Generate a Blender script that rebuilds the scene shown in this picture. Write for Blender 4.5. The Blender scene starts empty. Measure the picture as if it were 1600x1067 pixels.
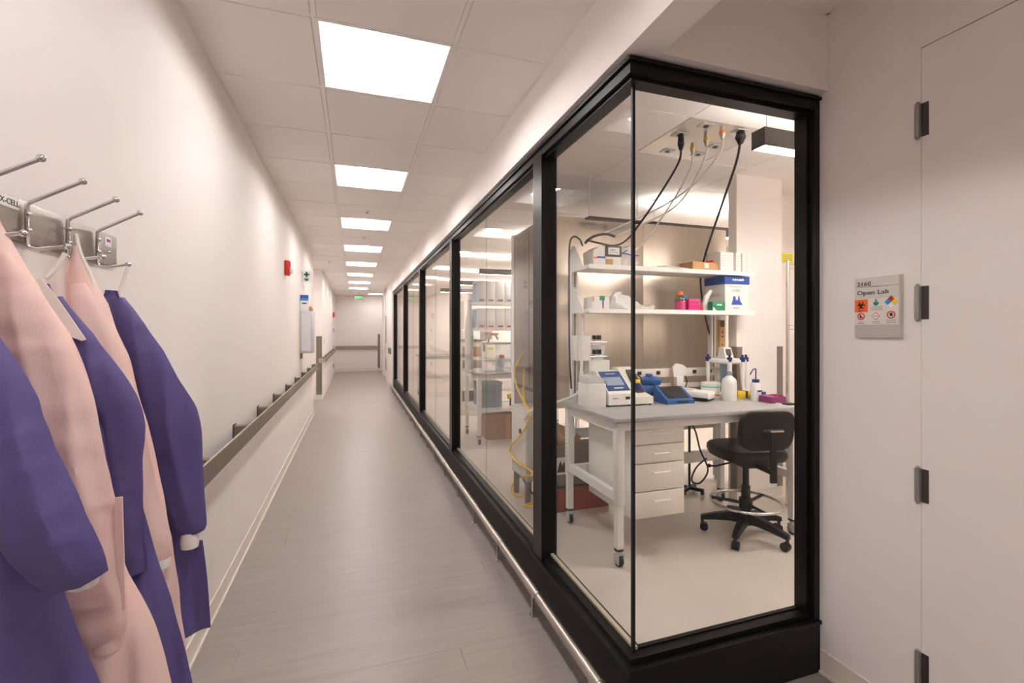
import bpy, bmesh, math, random
from mathutils import Vector, Matrix, noise
random.seed(7)
PI = math.pi
S = bpy.context.scene
C = S.collection

# ---------------------------------------------------------------- camera / world / exposure
cam_d = bpy.data.cameras.new('camera'); cam = bpy.data.objects.new('camera', cam_d); C.objects.link(cam)
cam_d.sensor_width = 36.0; cam_d.lens = 730.0/1600*36; cam_d.clip_start = 0.02; cam_d.clip_end = 100
cam_d.shift_y = -15.5/1600
cam.location = (0, 0, 1.46); cam.rotation_euler = (PI/2, 0, -math.atan((800-553)/730.0))
S.camera = cam
W = bpy.data.worlds.new('world'); S.world = W; W.use_nodes = True
W.node_tree.nodes['Background'].inputs[0].default_value = (1, .96, .93, 1)
W.node_tree.nodes['Background'].inputs[1].default_value = 0.05
S.view_settings.view_transform = 'Standard'; S.view_settings.look = 'None'
S.view_settings.gamma = 1.0; S.view_settings.use_curve_mapping = False
S.view_settings.exposure = -0.05
CORRIDOR_LAMP = 46.0; LAB_LAMP = 52.0; LAB_UP = 30.0
S.cycles.max_bounces = 16; S.cycles.diffuse_bounces = 14; S.cycles.glossy_bounces = 5
S.cycles.transparent_max_bounces = 24; S.cycles.sample_clamp_indirect = 12.0
S.cycles.caustics_reflective = False; S.cycles.caustics_refractive = False
S.cycles.use_denoising = True

# ---------------------------------------------------------------- materials
def lin(c):
    c = c/255.0
    return c/12.92 if c <= .04045 else ((c+.055)/1.055)**2.4
def rgb(r, g, b): return (lin(r), lin(g), lin(b), 1)
M = {}
def mat(name, col, rough=.5, metal=0, var=0, vscale=8, bump=0, bscale=60, stretch=None, spec=.5, emit=None, estr=0, coat=0):
    m = bpy.data.materials.new(name); m.use_nodes = True; nt = m.node_tree
    b = nt.nodes['Principled BSDF']; c = rgb(*col)
    b.inputs['Base Color'].default_value = c; b.inputs['Roughness'].default_value = rough
    b.inputs['Metallic'].default_value = metal; b.inputs['Specular IOR Level'].default_value = spec
    b.inputs['Coat Weight'].default_value = coat
    geo = None
    def coords(scale):
        g = nt.nodes.new('ShaderNodeNewGeometry'); mp = nt.nodes.new('ShaderNodeMapping')
        nt.links.new(g.outputs['Position'], mp.inputs['Vector'])
        st = stretch or (1, 1, 1)
        mp.inputs['Scale'].default_value = (scale*st[0], scale*st[1], scale*st[2]); return mp
    if var:
        n = nt.nodes.new('ShaderNodeTexNoise'); n.inputs['Scale'].default_value = 1; n.inputs['Detail'].default_value = 5
        nt.links.new(coords(vscale).outputs[0], n.inputs['Vector'])
        r = nt.nodes.new('ShaderNodeValToRGB')
        r.color_ramp.elements[0].position = .3; r.color_ramp.elements[1].position = .7
        r.color_ramp.elements[0].color = tuple(x*(1-var) for x in c[:3])+(1,)
        r.color_ramp.elements[1].color = tuple(min(1, x*(1+var)) for x in c[:3])+(1,)
        nt.links.new(n.outputs[0], r.inputs[0]); nt.links.new(r.outputs[0], b.inputs['Base Color'])
    if bump:
        n = nt.nodes.new('ShaderNodeTexNoise'); n.inputs['Scale'].default_value = 1; n.inputs['Detail'].default_value = 3
        nt.links.new(coords(bscale).outputs[0], n.inputs['Vector'])
        bp = nt.nodes.new('ShaderNodeBump'); bp.inputs['Strength'].default_value = bump; bp.inputs['Distance'].default_value = .004
        nt.links.new(n.outputs[0], bp.inputs['Height']); nt.links.new(bp.outputs[0], b.inputs['Normal'])
    if emit:
        b.inputs['Emission Color'].default_value = rgb(*emit); b.inputs['Emission Strength'].default_value = estr
    M[name] = m
    return m
mat('wall', (237, 231, 228), .55, bump=.03, bscale=220)
mat('soffit', (240, 234, 231), .45, bump=.03, bscale=220)
mat('base', (226, 217, 208), .4)
mat('tile', (244, 239, 236), .85, var=.02, vscale=300, bump=.15, bscale=420)
mat('tbar', (243, 238, 235), .5)
mat('plenum', (70, 66, 62), .9)
mat('white_gloss', (240, 237, 234), .35)
mat('troffer_lens', (255, 252, 248), .5, emit=(255, 251, 249), estr=CORRIDOR_LAMP)
mat('lab_lens', (255, 252, 246), .5, emit=(255, 247, 237), estr=LAB_LAMP)
mat('lab_uplens', (255, 252, 246), .5, emit=(255, 247, 237), estr=LAB_UP)
mat('labfloor', (202, 193, 184), .28, var=.03, vscale=2.5)
mat('black_frame', (15, 13, 13), .36, spec=.3)
mat('curb_black', (17, 14, 14), .5, spec=.3)
mat('silicone', (10, 10, 12), .5)
mat('bright_edge', (200, 190, 168), .35)  # cream tone; on the glazing bead it paints a reflected light line
mat('steel', (160, 153, 147), .34, metal=.85, var=.08, vscale=6, stretch=(1, .2, 20))
mat('steel_sat', (196, 188, 180), .3, metal=1)
mat('steel_dark', (148, 138, 130), .42, metal=1, var=.1, vscale=4, stretch=(8, 8, .6))
mat('guard', (138, 128, 120), .45, metal=.6)
mat('brushed_panel', (234, 222, 208), .25, metal=.6, var=.14, vscale=1.6, stretch=(3.2, 1, .3), bump=.02, bscale=30)  # brushed steel; the colour streaks also paint in grey reflections
mat('brushed_side', (150, 146, 142), .34, metal=.9, var=.12, vscale=2, stretch=(1, 4, .4))
mat('panel_steel', (226, 220, 212), .42, metal=.75)
mat('chrome', (215, 213, 212), .12, metal=1)
mat('door', (236, 230, 226), .42)
mat('hinge', (160, 157, 154), .42, metal=.6)
mat('ltgrey', (196, 196, 194), .5)
mat('benchtop', (166, 164, 164), .42, var=.03, vscale=60)
mat('benchwhite', (232, 230, 226), .35)
mat('cabwhite', (228, 222, 212), .38)
mat('black_plastic', (11, 10, 11), .45, spec=.3)
mat('black_vinyl', (10, 9, 10), .4, spec=.3, bump=.08, bscale=300)
mat('dark', (40, 38, 38), .5)
mat('bezel', (62, 56, 50), .5)
mat('screen', (48, 46, 50), .12)
mat('device_white', (232, 230, 226), .38)
mat('device_cream', (226, 222, 208), .42)
mat('device_blue', (52, 84, 140), .35)
mat('screen_blue', (58, 84, 134), .25)
mat('screen_grey', (150, 168, 190), .2)
mat('bright_blue', (48, 92, 150), .35)
mat('box_white', (236, 234, 232), .6)
mat('box_blue', (40, 80, 165), .5)
mat('ink_blue', (50, 85, 175), .6)
mat('ink_grey', (150, 146, 150), .6)
mat('ink_dark', (50, 46, 46), .6)
mat('white', (245, 243, 240), .5)
mat('green', (16, 130, 88), .5)
mat('mint', (120, 205, 180), .5)
mat('red', (205, 40, 34), .4)
mat('deep_red', (178, 40, 38), .5)
mat('bin_red', (140, 44, 36), .5)
mat('coral', (232, 110, 96), .5)
mat('orange', (240, 120, 30), .45)
mat('sign_orange', (240, 100, 20), .5)
mat('yellow', (240, 200, 30), .45)
mat('note_yellow', (246, 232, 50), .6)
mat('hose_yellow', (238, 190, 20), .4)
mat('purple_plastic', (130, 40, 100), .45)
mat('cardboard', (196, 152, 104), .75, var=.05, vscale=12)
mat('cardboard_dull', (168, 130, 98), .75, var=.05, vscale=12)
mat('pink_liquid', (238, 70, 140), .25)
mat('hot_pink', (232, 30, 130), .35)
mat('clear_plastic', (232, 234, 236), .22)
mat('milky', (222, 222, 218), .3)
mat('navy', (30, 44, 110), .4)
mat('teal_grey', (120, 140, 150), .4)
mat('blue_panel', (128, 158, 182), .4)
mat('cable_white', (225, 224, 220), .45)
mat('cable_black', (22, 22, 24), .45)
mat('exit_green', (20, 220, 100), .4, emit=(20, 230, 100), estr=1.6)
mat('sign_body', (214, 208, 201), .45)
mat('sign_insert', (226, 219, 214), .5)
mat('sign_strip', (190, 184, 178), .4)
mat('paper', (238, 236, 232), .7)
mat('glove_box', (222, 222, 226), .3)
mat('pale_lilac', (206, 206, 216), .35)
mat('sky_blue', (40, 140, 200), .5)
mat('gown_purple', (86, 75, 132), .62, var=.05, vscale=14)
mat('gown_pink', (251, 221, 212), .6, var=.03, vscale=14)
mat('gown_trim', (240, 232, 226), .7)
mat('cuff_knit', (240, 236, 232), .85, bump=.3, bscale=500, stretch=(1, 1, .2))
for k in ('gown_purple', 'gown_pink'):          # embossed dots of the non-woven fabric
    nt = M[k].node_tree; b = nt.nodes['Principled BSDF']
    b.inputs['Sheen Weight'].default_value = .08
    g = nt.nodes.new('ShaderNodeNewGeometry'); v = nt.nodes.new('ShaderNodeTexVoronoi'); v.inputs['Scale'].default_value = 260
    n2 = nt.nodes.new('ShaderNodeTexNoise'); n2.inputs['Scale'].default_value = 16; n2.inputs['Detail'].default_value = 4
    ad = nt.nodes.new('ShaderNodeMath'); ad.operation = 'MULTIPLY_ADD'; ad.inputs[1].default_value = 5.0
    bp = nt.nodes.new('ShaderNodeBump'); bp.inputs['Strength'].default_value = .35; bp.inputs['Distance'].default_value = .0007
    nt.links.new(g.outputs['Position'], v.inputs['Vector']); nt.links.new(g.outputs['Position'], n2.inputs['Vector'])
    nt.links.new(n2.outputs[0], ad.inputs[0]); nt.links.new(v.outputs['Distance'], ad.inputs[2])
    nt.links.new(ad.outputs[0], bp.inputs['Height'])
    dn = nt.nodes.new('ShaderNodeTexNoise'); dn.inputs['Scale'].default_value = 5; dm = nt.nodes.new('ShaderNodeVectorMath'); dm.operation = 'MULTIPLY_ADD'; dm.inputs[1].default_value = (.12, .12, .12)
    mp2 = nt.nodes.new('ShaderNodeMapping'); mp2.inputs['Scale'].default_value = (1.5, .6, .38); mp2.inputs['Rotation'].default_value = (.0, .35, .0)
    nt.links.new(g.outputs['Position'], dn.inputs['Vector']); nt.links.new(dn.outputs['Color'], dm.inputs[0]); nt.links.new(g.outputs['Position'], dm.inputs[2])
    nt.links.new(dm.outputs[0], mp2.inputs[0]); v2 = nt.nodes.new('ShaderNodeTexVoronoi'); v2.inputs['Scale'].default_value = 9; nt.links.new(mp2.outputs[0], v2.inputs['Vector'])
    b2_ = nt.nodes.new('ShaderNodeBump'); b2_.inputs['Strength'].default_value = .4; b2_.inputs['Distance'].default_value = .012
    nt.links.new(v2.outputs['Distance'], b2_.inputs['Height']); nt.links.new(b2_.outputs[0], bp.inputs['Normal']); nt.links.new(bp.outputs[0], b.inputs['Normal'])
nt = M['gown_pink'].node_tree; o_ = nt.nodes['Material Output']; mx = nt.nodes.new('ShaderNodeMixShader'); tl = nt.nodes.new('ShaderNodeBsdfTranslucent')
tl.inputs[0].default_value = rgb(252, 200, 186); mx.inputs[0].default_value = .15
nt.links.new(nt.nodes['Principled BSDF'].outputs[0], mx.inputs[1]); nt.links.new(tl.outputs[0], mx.inputs[2]); nt.links.new(mx.outputs[0], o_.inputs[0])
def floor_mat():
    m = mat('plank', (178, 160, 147), .36); nt = m.node_tree; b = nt.nodes['Principled BSDF']
    g = nt.nodes.new('ShaderNodeNewGeometry'); mp = nt.nodes.new('ShaderNodeMapping'); mp.inputs['Scale'].default_value = (1.6, 26, 1)
    n = nt.nodes.new('ShaderNodeTexNoise'); n.inputs['Scale'].default_value = 1.4; n.inputs['Detail'].default_value = 7; n.inputs['Distortion'].default_value = 1.1
    r = nt.nodes.new('ShaderNodeValToRGB'); r.color_ramp.elements[0].position = .32; r.color_ramp.elements[1].position = .7
    r.color_ramp.elements[0].color = rgb(147, 138, 133); r.color_ramp.elements[1].color = rgb(155, 147, 142)
    nt.links.new(g.outputs['Position'], mp.inputs[0]); nt.links.new(mp.outputs[0], n.inputs['Vector'])
    nt.links.new(n.outputs[0], r.inputs[0]); nt.links.new(r.outputs[0], b.inputs['Base Color'])
    bp = nt.nodes.new('ShaderNodeBump'); bp.inputs['Strength'].default_value = .07; bp.inputs['Distance'].default_value = .0015
    nt.links.new(n.outputs[0], bp.inputs['Height']); nt.links.new(bp.outputs[0], b.inputs['Normal'])
floor_mat()
def glass_mat(name, tint, f0=.045):
    m = bpy.data.materials.new(name); m.use_nodes = True; nt = m.node_tree; nt.nodes.clear()
    out = nt.nodes.new('ShaderNodeOutputMaterial'); mix = nt.nodes.new('ShaderNodeMixShader')
    tr = nt.nodes.new('ShaderNodeBsdfTransparent'); tr.inputs[0].default_value = tint
    gl = nt.nodes.new('ShaderNodeBsdfGlossy'); gl.inputs['Roughness'].default_value = .0
    g = nt.nodes.new('ShaderNodeNewGeometry'); dt = nt.nodes.new('ShaderNodeVectorMath'); dt.operation = 'DOT_PRODUCT'
    nt.links.new(g.outputs['Normal'], dt.inputs[0]); nt.links.new(g.outputs['Incoming'], dt.inputs[1])
    def mth(op, a, bval=None):
        x = nt.nodes.new('ShaderNodeMath'); x.operation = op
        if isinstance(a, float): x.inputs[0].default_value = a
        else: nt.links.new(a, x.inputs[0])
        if bval is not None:
            if isinstance(bval, float): x.inputs[1].default_value = bval
            else: nt.links.new(bval, x.inputs[1])
        return x.outputs[0]
    a = mth('ABSOLUTE', dt.outputs['Value']); o = mth('SUBTRACT', 1.0, a); p = mth('POWER', o, 5.0)
    f = mth('ADD', mth('MULTIPLY', p, .62), f0)
    nt.links.new(f, mix.inputs[0]); nt.links.new(tr.outputs[0], mix.inputs[1]); nt.links.new(gl.outputs[0], mix.inputs[2])
    nt.links.new(mix.outputs[0], out.inputs[0]); M[name] = m
glass_mat('glass', (.99, .993, .99, 1), .016)
glass_mat('clear', (.86, .88, .89, 1), .06)
glass_mat('clear_pink', (.92, .5, .68, 1), .05)
def film_mat():        # thin plastic bag: partly see-through white
    m = bpy.data.materials.new('bag_film'); m.use_nodes = True; nt = m.node_tree
    b = nt.nodes['Principled BSDF']; b.inputs['Base Color'].default_value = rgb(238, 238, 240); b.inputs['Roughness'].default_value = .25
    b.inputs['Alpha'].default_value = .55; M['bag_film'] = m
film_mat()

# ---------------------------------------------------------------- mesh helpers
ORG = {}
class MB:
    def __init__(s): s.v = []; s.f = []; s.sm = []
    def _add(s, vs, fs, smooth=False):
        o = len(s.v); s.v += [tuple(x) for x in vs]; s.f += [tuple(i+o for i in f) for f in fs]; s.sm += [smooth]*len(fs); return s
    def box(s, x0, x1, y0, y1, z0, z1, bev=0):
        if bev <= 0:
            return s._add([(x0,y0,z0),(x1,y0,z0),(x1,y1,z0),(x0,y1,z0),(x0,y0,z1),(x1,y0,z1),(x1,y1,z1),(x0,y1,z1)],
                          [(0,3,2,1),(4,5,6,7),(0,1,5,4),(1,2,6,5),(2,3,7,6),(3,0,4,7)])
        bm = bmesh.new(); bmesh.ops.create_cube(bm, size=1)
        for v in bm.verts: v.co = Vector(((x0+x1)/2+v.co.x*(x1-x0), (y0+y1)/2+v.co.y*(y1-y0), (z0+z1)/2+v.co.z*(z1-z0)))
        bmesh.ops.bevel(bm, geom=bm.edges[:], offset=bev, segments=2, affect='EDGES', profile=.5)
        return s.bm(bm, True)
    def bm(s, bm, smooth=False):
        bm.verts.index_update(); vs = [v.co[:] for v in bm.verts]; fs = [[v.index for v in f.verts] for f in bm.faces]; bm.free()
        return s._add(vs, fs, smooth)
    def prism(s, poly, axis, a, b):
        """poly: 2D points; axis 'x': (y,z) pts; 'y': (x,z); 'z': (x,y)"""
        n = len(poly)
        def P(p, t): return (t, p[0], p[1]) if axis == 'x' else (p[0], t, p[1]) if axis == 'y' else (p[0], p[1], t)
        vs = [P(p, a) for p in poly]+[P(p, b) for p in poly]
        fs = [tuple(range(n)), tuple(range(2*n-1, n-1, -1))]+[(i, i+n, (i+1) % n+n, (i+1) % n) for i in range(n)]
        return s._add(vs, fs)
    def tube(s, pts, r, n=10, cap=True, smooth_path=0):
        pts = [Vector(p) for p in pts]
        if smooth_path: pts = catmull(pts, smooth_path)
        rs = r if isinstance(r, (list, tuple)) else [r]*len(pts)
        vs = []; up = None
        for i, p in enumerate(pts):
            t = (pts[min(i+1, len(pts)-1)]-pts[max(i-1, 0)]).normalized()
            if up is None: up = Vector((0,0,1)) if abs(t.z) < .9 else Vector((1,0,0))
            a = t.cross(up).normalized(); b2 = a.cross(t).normalized(); up = b2
            for k in range(n):
                w = 2*PI*k/n; vs.append(p+a*math.cos(w)*rs[i]+b2*math.sin(w)*rs[i])
        fs = [(i*n+k, i*n+(k+1) % n, (i+1)*n+(k+1) % n, (i+1)*n+k) for i in range(len(pts)-1) for k in range(n)]
        s._add(vs, fs, True)
        if cap:
            o = len(s.v)-len(vs); s.f += [tuple(o+k for k in range(n)), tuple(o+(len(pts)-1)*n+k for k in range(n-1, -1, -1))]; s.sm += [False, False]
        return s
    def cyl(s, x, y, z0, z1, r, n=20, r2=None): return s.lathe(x, y, [(0, z0), (r, z0), (r2 if r2 is not None else r, z1), (0, z1)], n)
    def lathe(s, x, y, prof, n=20, smooth=True, ax='z'):
        """prof: (r,z) bottom to top"""
        vs = []; fs = []
        for (r, z) in prof:
            for k in range(n):
                w = 2*PI*k/n; vs.append((x+r*math.cos(w), y+r*math.sin(w), z))
        for i in range(len(prof)-1):
            for k in range(n): fs.append((i*n+k, i*n+(k+1) % n, (i+1)*n+(k+1) % n, (i+1)*n+k))
        return s._add(vs, fs, smooth)
    def ball(s, c, r, n=12, sc=(1,1,1)):
        bm = bmesh.new(); bmesh.ops.create_uvsphere(bm, u_segments=n, v_segments=max(6, n//2+2), radius=r)
        for v in bm.verts: v.co = Vector((c[0]+v.co.x*sc[0], c[1]+v.co.y*sc[1], c[2]+v.co.z*sc[2]))
        return s.bm(bm, True)
    def loft(s, rings, cap=True):
        n = len(rings[0]); vs = [p for r in rings for p in r]
        fs = [(i*n+k, i*n+(k+1) % n, (i+1)*n+(k+1) % n, (i+1)*n+k) for i in range(len(rings)-1) for k in range(n)]
        if cap: fs += [tuple(range(n-1, -1, -1)), tuple((len(rings)-1)*n+k for k in range(n))]
        return s._add(vs, fs, True)
    def xf(s, mtx, start=0):
        for i in range(start, len(s.v)): s.v[i] = tuple(mtx @ Vector(s.v[i]))
        return s
    def build(s, name, m, parent=None, local=False):
        o = ORG.get(parent.name, Vector()) if parent is not None and not local else Vector()
        me = bpy.data.meshes.new(name); me.from_pydata([(v[0]-o.x, v[1]-o.y, v[2]-o.z) for v in s.v], [], s.f)
        me.polygons.foreach_set('use_smooth', s.sm); me.update()
        bm = bmesh.new(); bm.from_mesh(me); bmesh.ops.recalc_face_normals(bm, faces=bm.faces); bm.to_mesh(me); bm.free()
        if any(s.sm):
            try: me.set_sharp_from_angle(angle=math.radians(38))
            except Exception: pass
        me.materials.append(M[m] if isinstance(m, str) else m)
        ob = bpy.data.objects.new(name, me); C.objects.link(ob)
        if parent is not None:
            ob.parent = parent; ORG[ob.name] = ORG.get(parent.name, Vector())
        else: ORG[ob.name] = Vector()
        return ob
def catmull(pts, sub):
    out = []; n = len(pts)
    for i in range(n-1):
        p0, p1, p2, p3 = pts[max(i-1, 0)], pts[i], pts[i+1], pts[min(i+2, n-1)]
        for j in range(sub):
            t = j/sub
            out.append(.5*((2*p1)+(p2-p0)*t+(2*p0-5*p1+4*p2-p3)*t*t+(3*p1-p0-3*p2+p3)*t*t*t))
    out.append(pts[-1]); return out
def tag(o, label, cat, group=None):
    o['label'] = label; o['category'] = cat
    if group: o['group'] = group
    return o
def thing(name, label, cat, loc=(0,0,0), group=None, rz=0):
    o = bpy.data.objects.new(name, None); C.objects.link(o); o.location = loc; o.rotation_euler = (0, 0, rz); o.empty_display_size = .05
    ORG[o.name] = Vector(loc); return tag(o, label, cat, group)
def struct(name, mb, m):
    o = mb.build(name, m); o['kind'] = 'structure'; return o
def sempty(name, loc=(0,0,0)):
    o = bpy.data.objects.new(name, None); C.objects.link(o); o.location = loc; ORG[o.name] = Vector(loc); o['kind'] = 'structure'; return o
def share(src, parent, loc):          # a further object on the same mesh
    o = bpy.data.objects.new(src.name.split('.')[0], src.data); C.objects.link(o); o.parent = parent; o.location = loc; ORG[o.name] = ORG.get(parent.name, Vector()); return o
def copy_tree(o, parent=None):
    c = o.copy(); C.objects.link(c); c.parent = parent
    for ch in list(o.children): copy_tree(ch, c)
    return c
def B(*a, **k): return MB().box(*a, **k)
def text(name, body, size, origin, xd, yd, m, parent, depth=.0006, align='LEFT', sx=1.0):
    cu = bpy.data.curves.new(name, 'FONT'); cu.body = body; cu.size = size; cu.extrude = depth; cu.align_x = align; cu.resolution_u = 2
    t = bpy.data.objects.new(name+'_tmp', cu); C.objects.link(t)
    bpy.context.view_layer.update()
    me = bpy.data.meshes.new_from_object(t.evaluated_get(bpy.context.evaluated_depsgraph_get()))
    bpy.data.objects.remove(t); bpy.data.curves.remove(cu)
    xd = Vector(xd).normalized(); yd = Vector(yd).normalized(); zd = xd.cross(yd)
    o = ORG.get(parent.name, Vector()) if parent else Vector(); og = Vector(origin)-o
    for v in me.vertices: v.co = og+xd*v.co.x*sx+yd*v.co.y+zd*(v.co.z+depth)
    me.name = name; me.materials.clear(); me.materials.append(M[m])
    ob = bpy.data.objects.new(name, me); C.objects.link(ob)
    if parent: ob.parent = parent; ORG[ob.name] = o
    return ob

# ================================================================= STRUCTURE
LX = -.682; HC = 2.80; GX = 1.004; SX = .93; RX = 1.898; FY = 1.473; ENDY = 18.2; FAR = -3.2
# floor slabs
fl = struct('floor', B(1.06, 2.4, 15.9, ENDY+.1, -.12, -.004).box(-2.4, 1.06, FAR, ENDY+.1, -.12, -.004).box(1.06, RX+.12, FAR, FY+.05, -.12, -.004), 'plank')
fl2 = struct('floor_lab', B(1.06, 6.2, FY+.05, 14.2, -.12, 0), 'labfloor')
# planks, 152 mm wide, laid across the corridor
PW = .1525; row0 = 2.125-.1525*5; known = {5: -.006, 7: .212, 8: -.08, 10: .077, 16: -.026}
plank_mesh = {}
def plank(x0, x1, y0):
    L = round(x1-x0, 3)
    if L not in plank_mesh:
        g = .00025; e = .0009
        o = MB().box(-L/2+e, L/2-e, -PW/2+g, PW/2-g, -.003, 0).build('plank', 'plank', fl, local=True); plank_mesh[L] = o
    else: o = share(plank_mesh[L], fl, (0, 0, 0))
    o.location = ((x0+x1)/2, y0+PW/2, 0)
for r in range(31):
    y = row0+r*PW
    xr = (RX if y+PW < FY+.03 else .955)
    j = known.get(r, random.choice([-.45, -.3, -.15, 0, .12, .3, .42]))
    xs = sorted({LX, xr} | {round(j+k*.9144, 3) for k in range(-2, 4) if LX+.06 < j+k*.9144 < xr-.06})
    for a, b2 in zip(xs[:-1], xs[1:]): plank(a, b2, y)
yend = row0+31*PW
B(-2.4, 1.06, yend, ENDY, -.0039, 0).box(1.06, 2.3, 16.6, ENDY, -.0039, 0).build('plank_field', 'plank', fl)['kind'] = 'stuff'
B(-.7, RX, FAR, row0, -.0039, 0).build('plank_field', 'plank', fl)['kind'] = 'stuff'
# walls
struct('wall_left', B(LX-.14, LX, FAR, 8.97, 0, HC+.1), 'wall')
struct('wall_left_far', B(-2.2, -.66, 10.87, ENDY, 0, HC+.1), 'wall')
struct('wall_side_passage', B(-2.4, -2.2, 8.6, 11.2, 0, HC+.1).box(-2.4, LX-.14, 8.83, 8.97, 0, HC+.1), 'wall')
struct('wall_end', B(-2.4, 2.44, ENDY, ENDY+.14, 0, HC+.1), 'wall')
struct('wall_right_far', B(SX, 1.10, 12.29, 14.6, 0, HC+.1).box(.975, 1.10, 14.6, 15.9, 0, HC+.1).box(SX, 1.10, 15.9, 16.6, 0, HC+.1).box(1.10, 2.44, 16.46, 16.6, 0, HC+.1), 'wall')
struct('wall_branch', B(2.30, 2.44, 16.6, ENDY, 0, HC+.1), 'wall')
struct('wall_right', B(RX, RX+.12, FAR, .3, 0, HC+.1).box(RX, RX+.12, 1.10, FY+.09, 0, HC+.1).box(RX, RX+.12, .2, 1.10, 2.462, HC+.1).box(RX+.05, RX+.12, .2, 1.10, 0, 2.47), 'wall')
struct('wall_rear', B(LX-.14, RX+.12, FAR-.14, FAR, 0, HC+.1), 'wall')
struct('wall_soffit', B(SX, 1.067, FAR, 12.29, 2.477, HC+.1).box(1.067, RX, FY-.03, FY+.1, 2.477, HC+.1), 'soffit')
struct('wall_lab_front', B(RX+.12, 6.3, FY-.02, FY+.1, 0, HC+.1), 'wall')
struct('wall_lab_back', B(5.6, 5.74, FY+.1, 14.2, 0, HC+.1), 'wall')
struct('wall_lab_far', B(1.06, 6.3, 13.3, 13.44, 0, HC+.1), 'wall')
struct('wall_lab_partition', B(3.585, 5.6, 3.50, 3.60, 0, HC+.05), 'wall')
struct('wall_column', B(3.08, 3.585, 3.15, 3.24, 0, HC+.05).box(3.50, 3.585, 3.24, 3.60, 0, HC+.05), 'wall')
# baseboards
def baseb(name, x0, x1, y0, y1, face):
    mb = MB(); h = .1
    d = .006
    if face == 'x+': mb.box(x0, x0+d, y0, y1, .0, h).box(x0, x0+d+.009, y0, y1, 0, .012)
    if face == 'x-': mb.box(x1-d, x1, y0, y1, .0, h).box(x1-d-.009, x1, y0, y1, 0, .012)
    if face == 'y-': mb.box(x0, x1, y1-d, y1, .0, h).box(x0, x1, y1-d-.009, y1, 0, .012)
    struct(name, mb, 'base')
baseb('baseboard_left', LX, LX, FAR, 8.97, 'x+')
baseb('baseboard_left_far', -.66, -.66, 10.87, ENDY, 'x+')
baseb('baseboard_passage', -2.2, -.655, 10.87, 10.87, 'y-')
baseb('baseboard_end', -.66, SX, ENDY, ENDY, 'y-')
baseb('baseboard_right', RX, RX, FAR, .3, 'x-')
baseb('baseboard_right_near', RX, RX, 1.10, FY, 'x-')
baseb('baseboard_right_far', SX, SX, 12.30, 14.6, 'x-')
baseb('baseboard_column', 3.08, 3.585, 3.15, 3.15, 'y-')

# ---------------------------------------------------------------- ceilings
ceil = struct('ceiling', B(-2.4, 6.3, FAR, ENDY+.1, 2.93, 3.03), 'plenum')
PIT = .61; GX0, GX1 = -.163, .447; GY0 = 2.155; BW = .022; SC = .012
LIGHTROWS = [-6, -3, 0, 3, 6, 9, 12, 15, 18, 21]
tile_mesh = {}
def tile(x0, x1, y0, y1, p=ceil):
    g = .0007; key = (round(x1-x0, 3), round(y1-y0, 3))
    if key not in tile_mesh:
        w, d = key; mb = MB(); a, b2 = w/2-g, d/2-g
        mb._add([(-a,-b2,.012),(a,-b2,.012),(a,b2,.012),(-a,b2,.012),(-a+.002,-b2+.003,0),(a-.002,-b2+.003,0),(a-.002,b2-.003,0),(-a+.002,b2-.003,0)],
                [(0,1,2,3),(7,6,5,4),(0,4,5,1),(1,5,6,2),(2,6,7,3),(3,7,4,0)])
        o = mb.build('ceiling_tile', 'tile', p, local=True); tile_mesh[key] = o
    else: o = share(tile_mesh[key], p, (0,0,0))
    o.location = ((x0+x1)/2, (y0+y1)/2, HC)
h = BW/2
k0 = int((FAR-GY0)/PIT)-1
for k in range(-8, 27):
    y0 = GY0+k*PIT; y1 = y0+PIT
    if y0 < FAR: continue
    y1 = min(y1, ENDY)
    tile(LX+SC, GX0-h, y0+h, y1-h)
    if k not in LIGHTROWS: tile(GX0+h, GX1-h, y0+h, y1-h)
    if k < 24: tile(GX1+h, SX-SC, y0+h, y1-h)
    if y1 < FY+.1: tile(1.067+SC, 1.48-h, y0+h, y1-h); tile(1.48+h, RX-SC, y0+h, y1-h)
    B(LX, SX, y0-h, y0+h, HC+.003, HC+.03).build('grid_bar', 'tbar', ceil)
ylast = FY-.03; B(1.067, RX, ylast-SC, ylast, HC-.001, HC+.03).build('wall_angle', 'tbar', ceil)
ytop = GY0-1*PIT - (0 if GY0-PIT < ylast else PIT)
tile(1.067+SC, 1.48-h, GY0-2*PIT+h+PIT*0, ylast-SC-.001) if False else None
for x in (GX0, GX1): B(x-h, x+h, FAR, ENDY, HC+.002, HC+.03).build('grid_bar', 'tbar', ceil)
B(1.48-h, 1.48+h, FAR, ylast, HC+.002, HC+.03).build('grid_bar', 'tbar', ceil)
for x0, x1 in ((LX, LX+SC+.008), (SX-SC-.008, SX+.0), (1.067, 1.067+SC), (RX-SC, RX)):
    B(x0, x1, FAR, ENDY if x1 < 1 else ylast, HC-.001, HC+.03).build('wall_angle', 'tbar', ceil)
B(-2.3, -1.76, 8.6, 11.2, HC+.002, HC+.02).box(-1.14, LX, 8.6, 11.2, HC+.002, HC+.02).box(-1.76, -1.14, 8.6, 9.59, HC+.002, HC+.02).box(-1.76, -1.14, 10.21, 11.2, HC+.002, HC+.02).build('passage_soffit', 'tile', ceil)
B(.458, .453, 16.806, ENDY, HC+.002, HC+.02) if False else None
B(GX1+h, 2.3, 16.60, 17.10, HC+.001, HC+.02).box(GX1+h, 2.3, 17.71, ENDY, HC+.001, HC+.02).box(1.065, 2.3, 17.10, 17.71, HC+.001, HC+.02).build('branch_soffit', 'tile', ceil)
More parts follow.
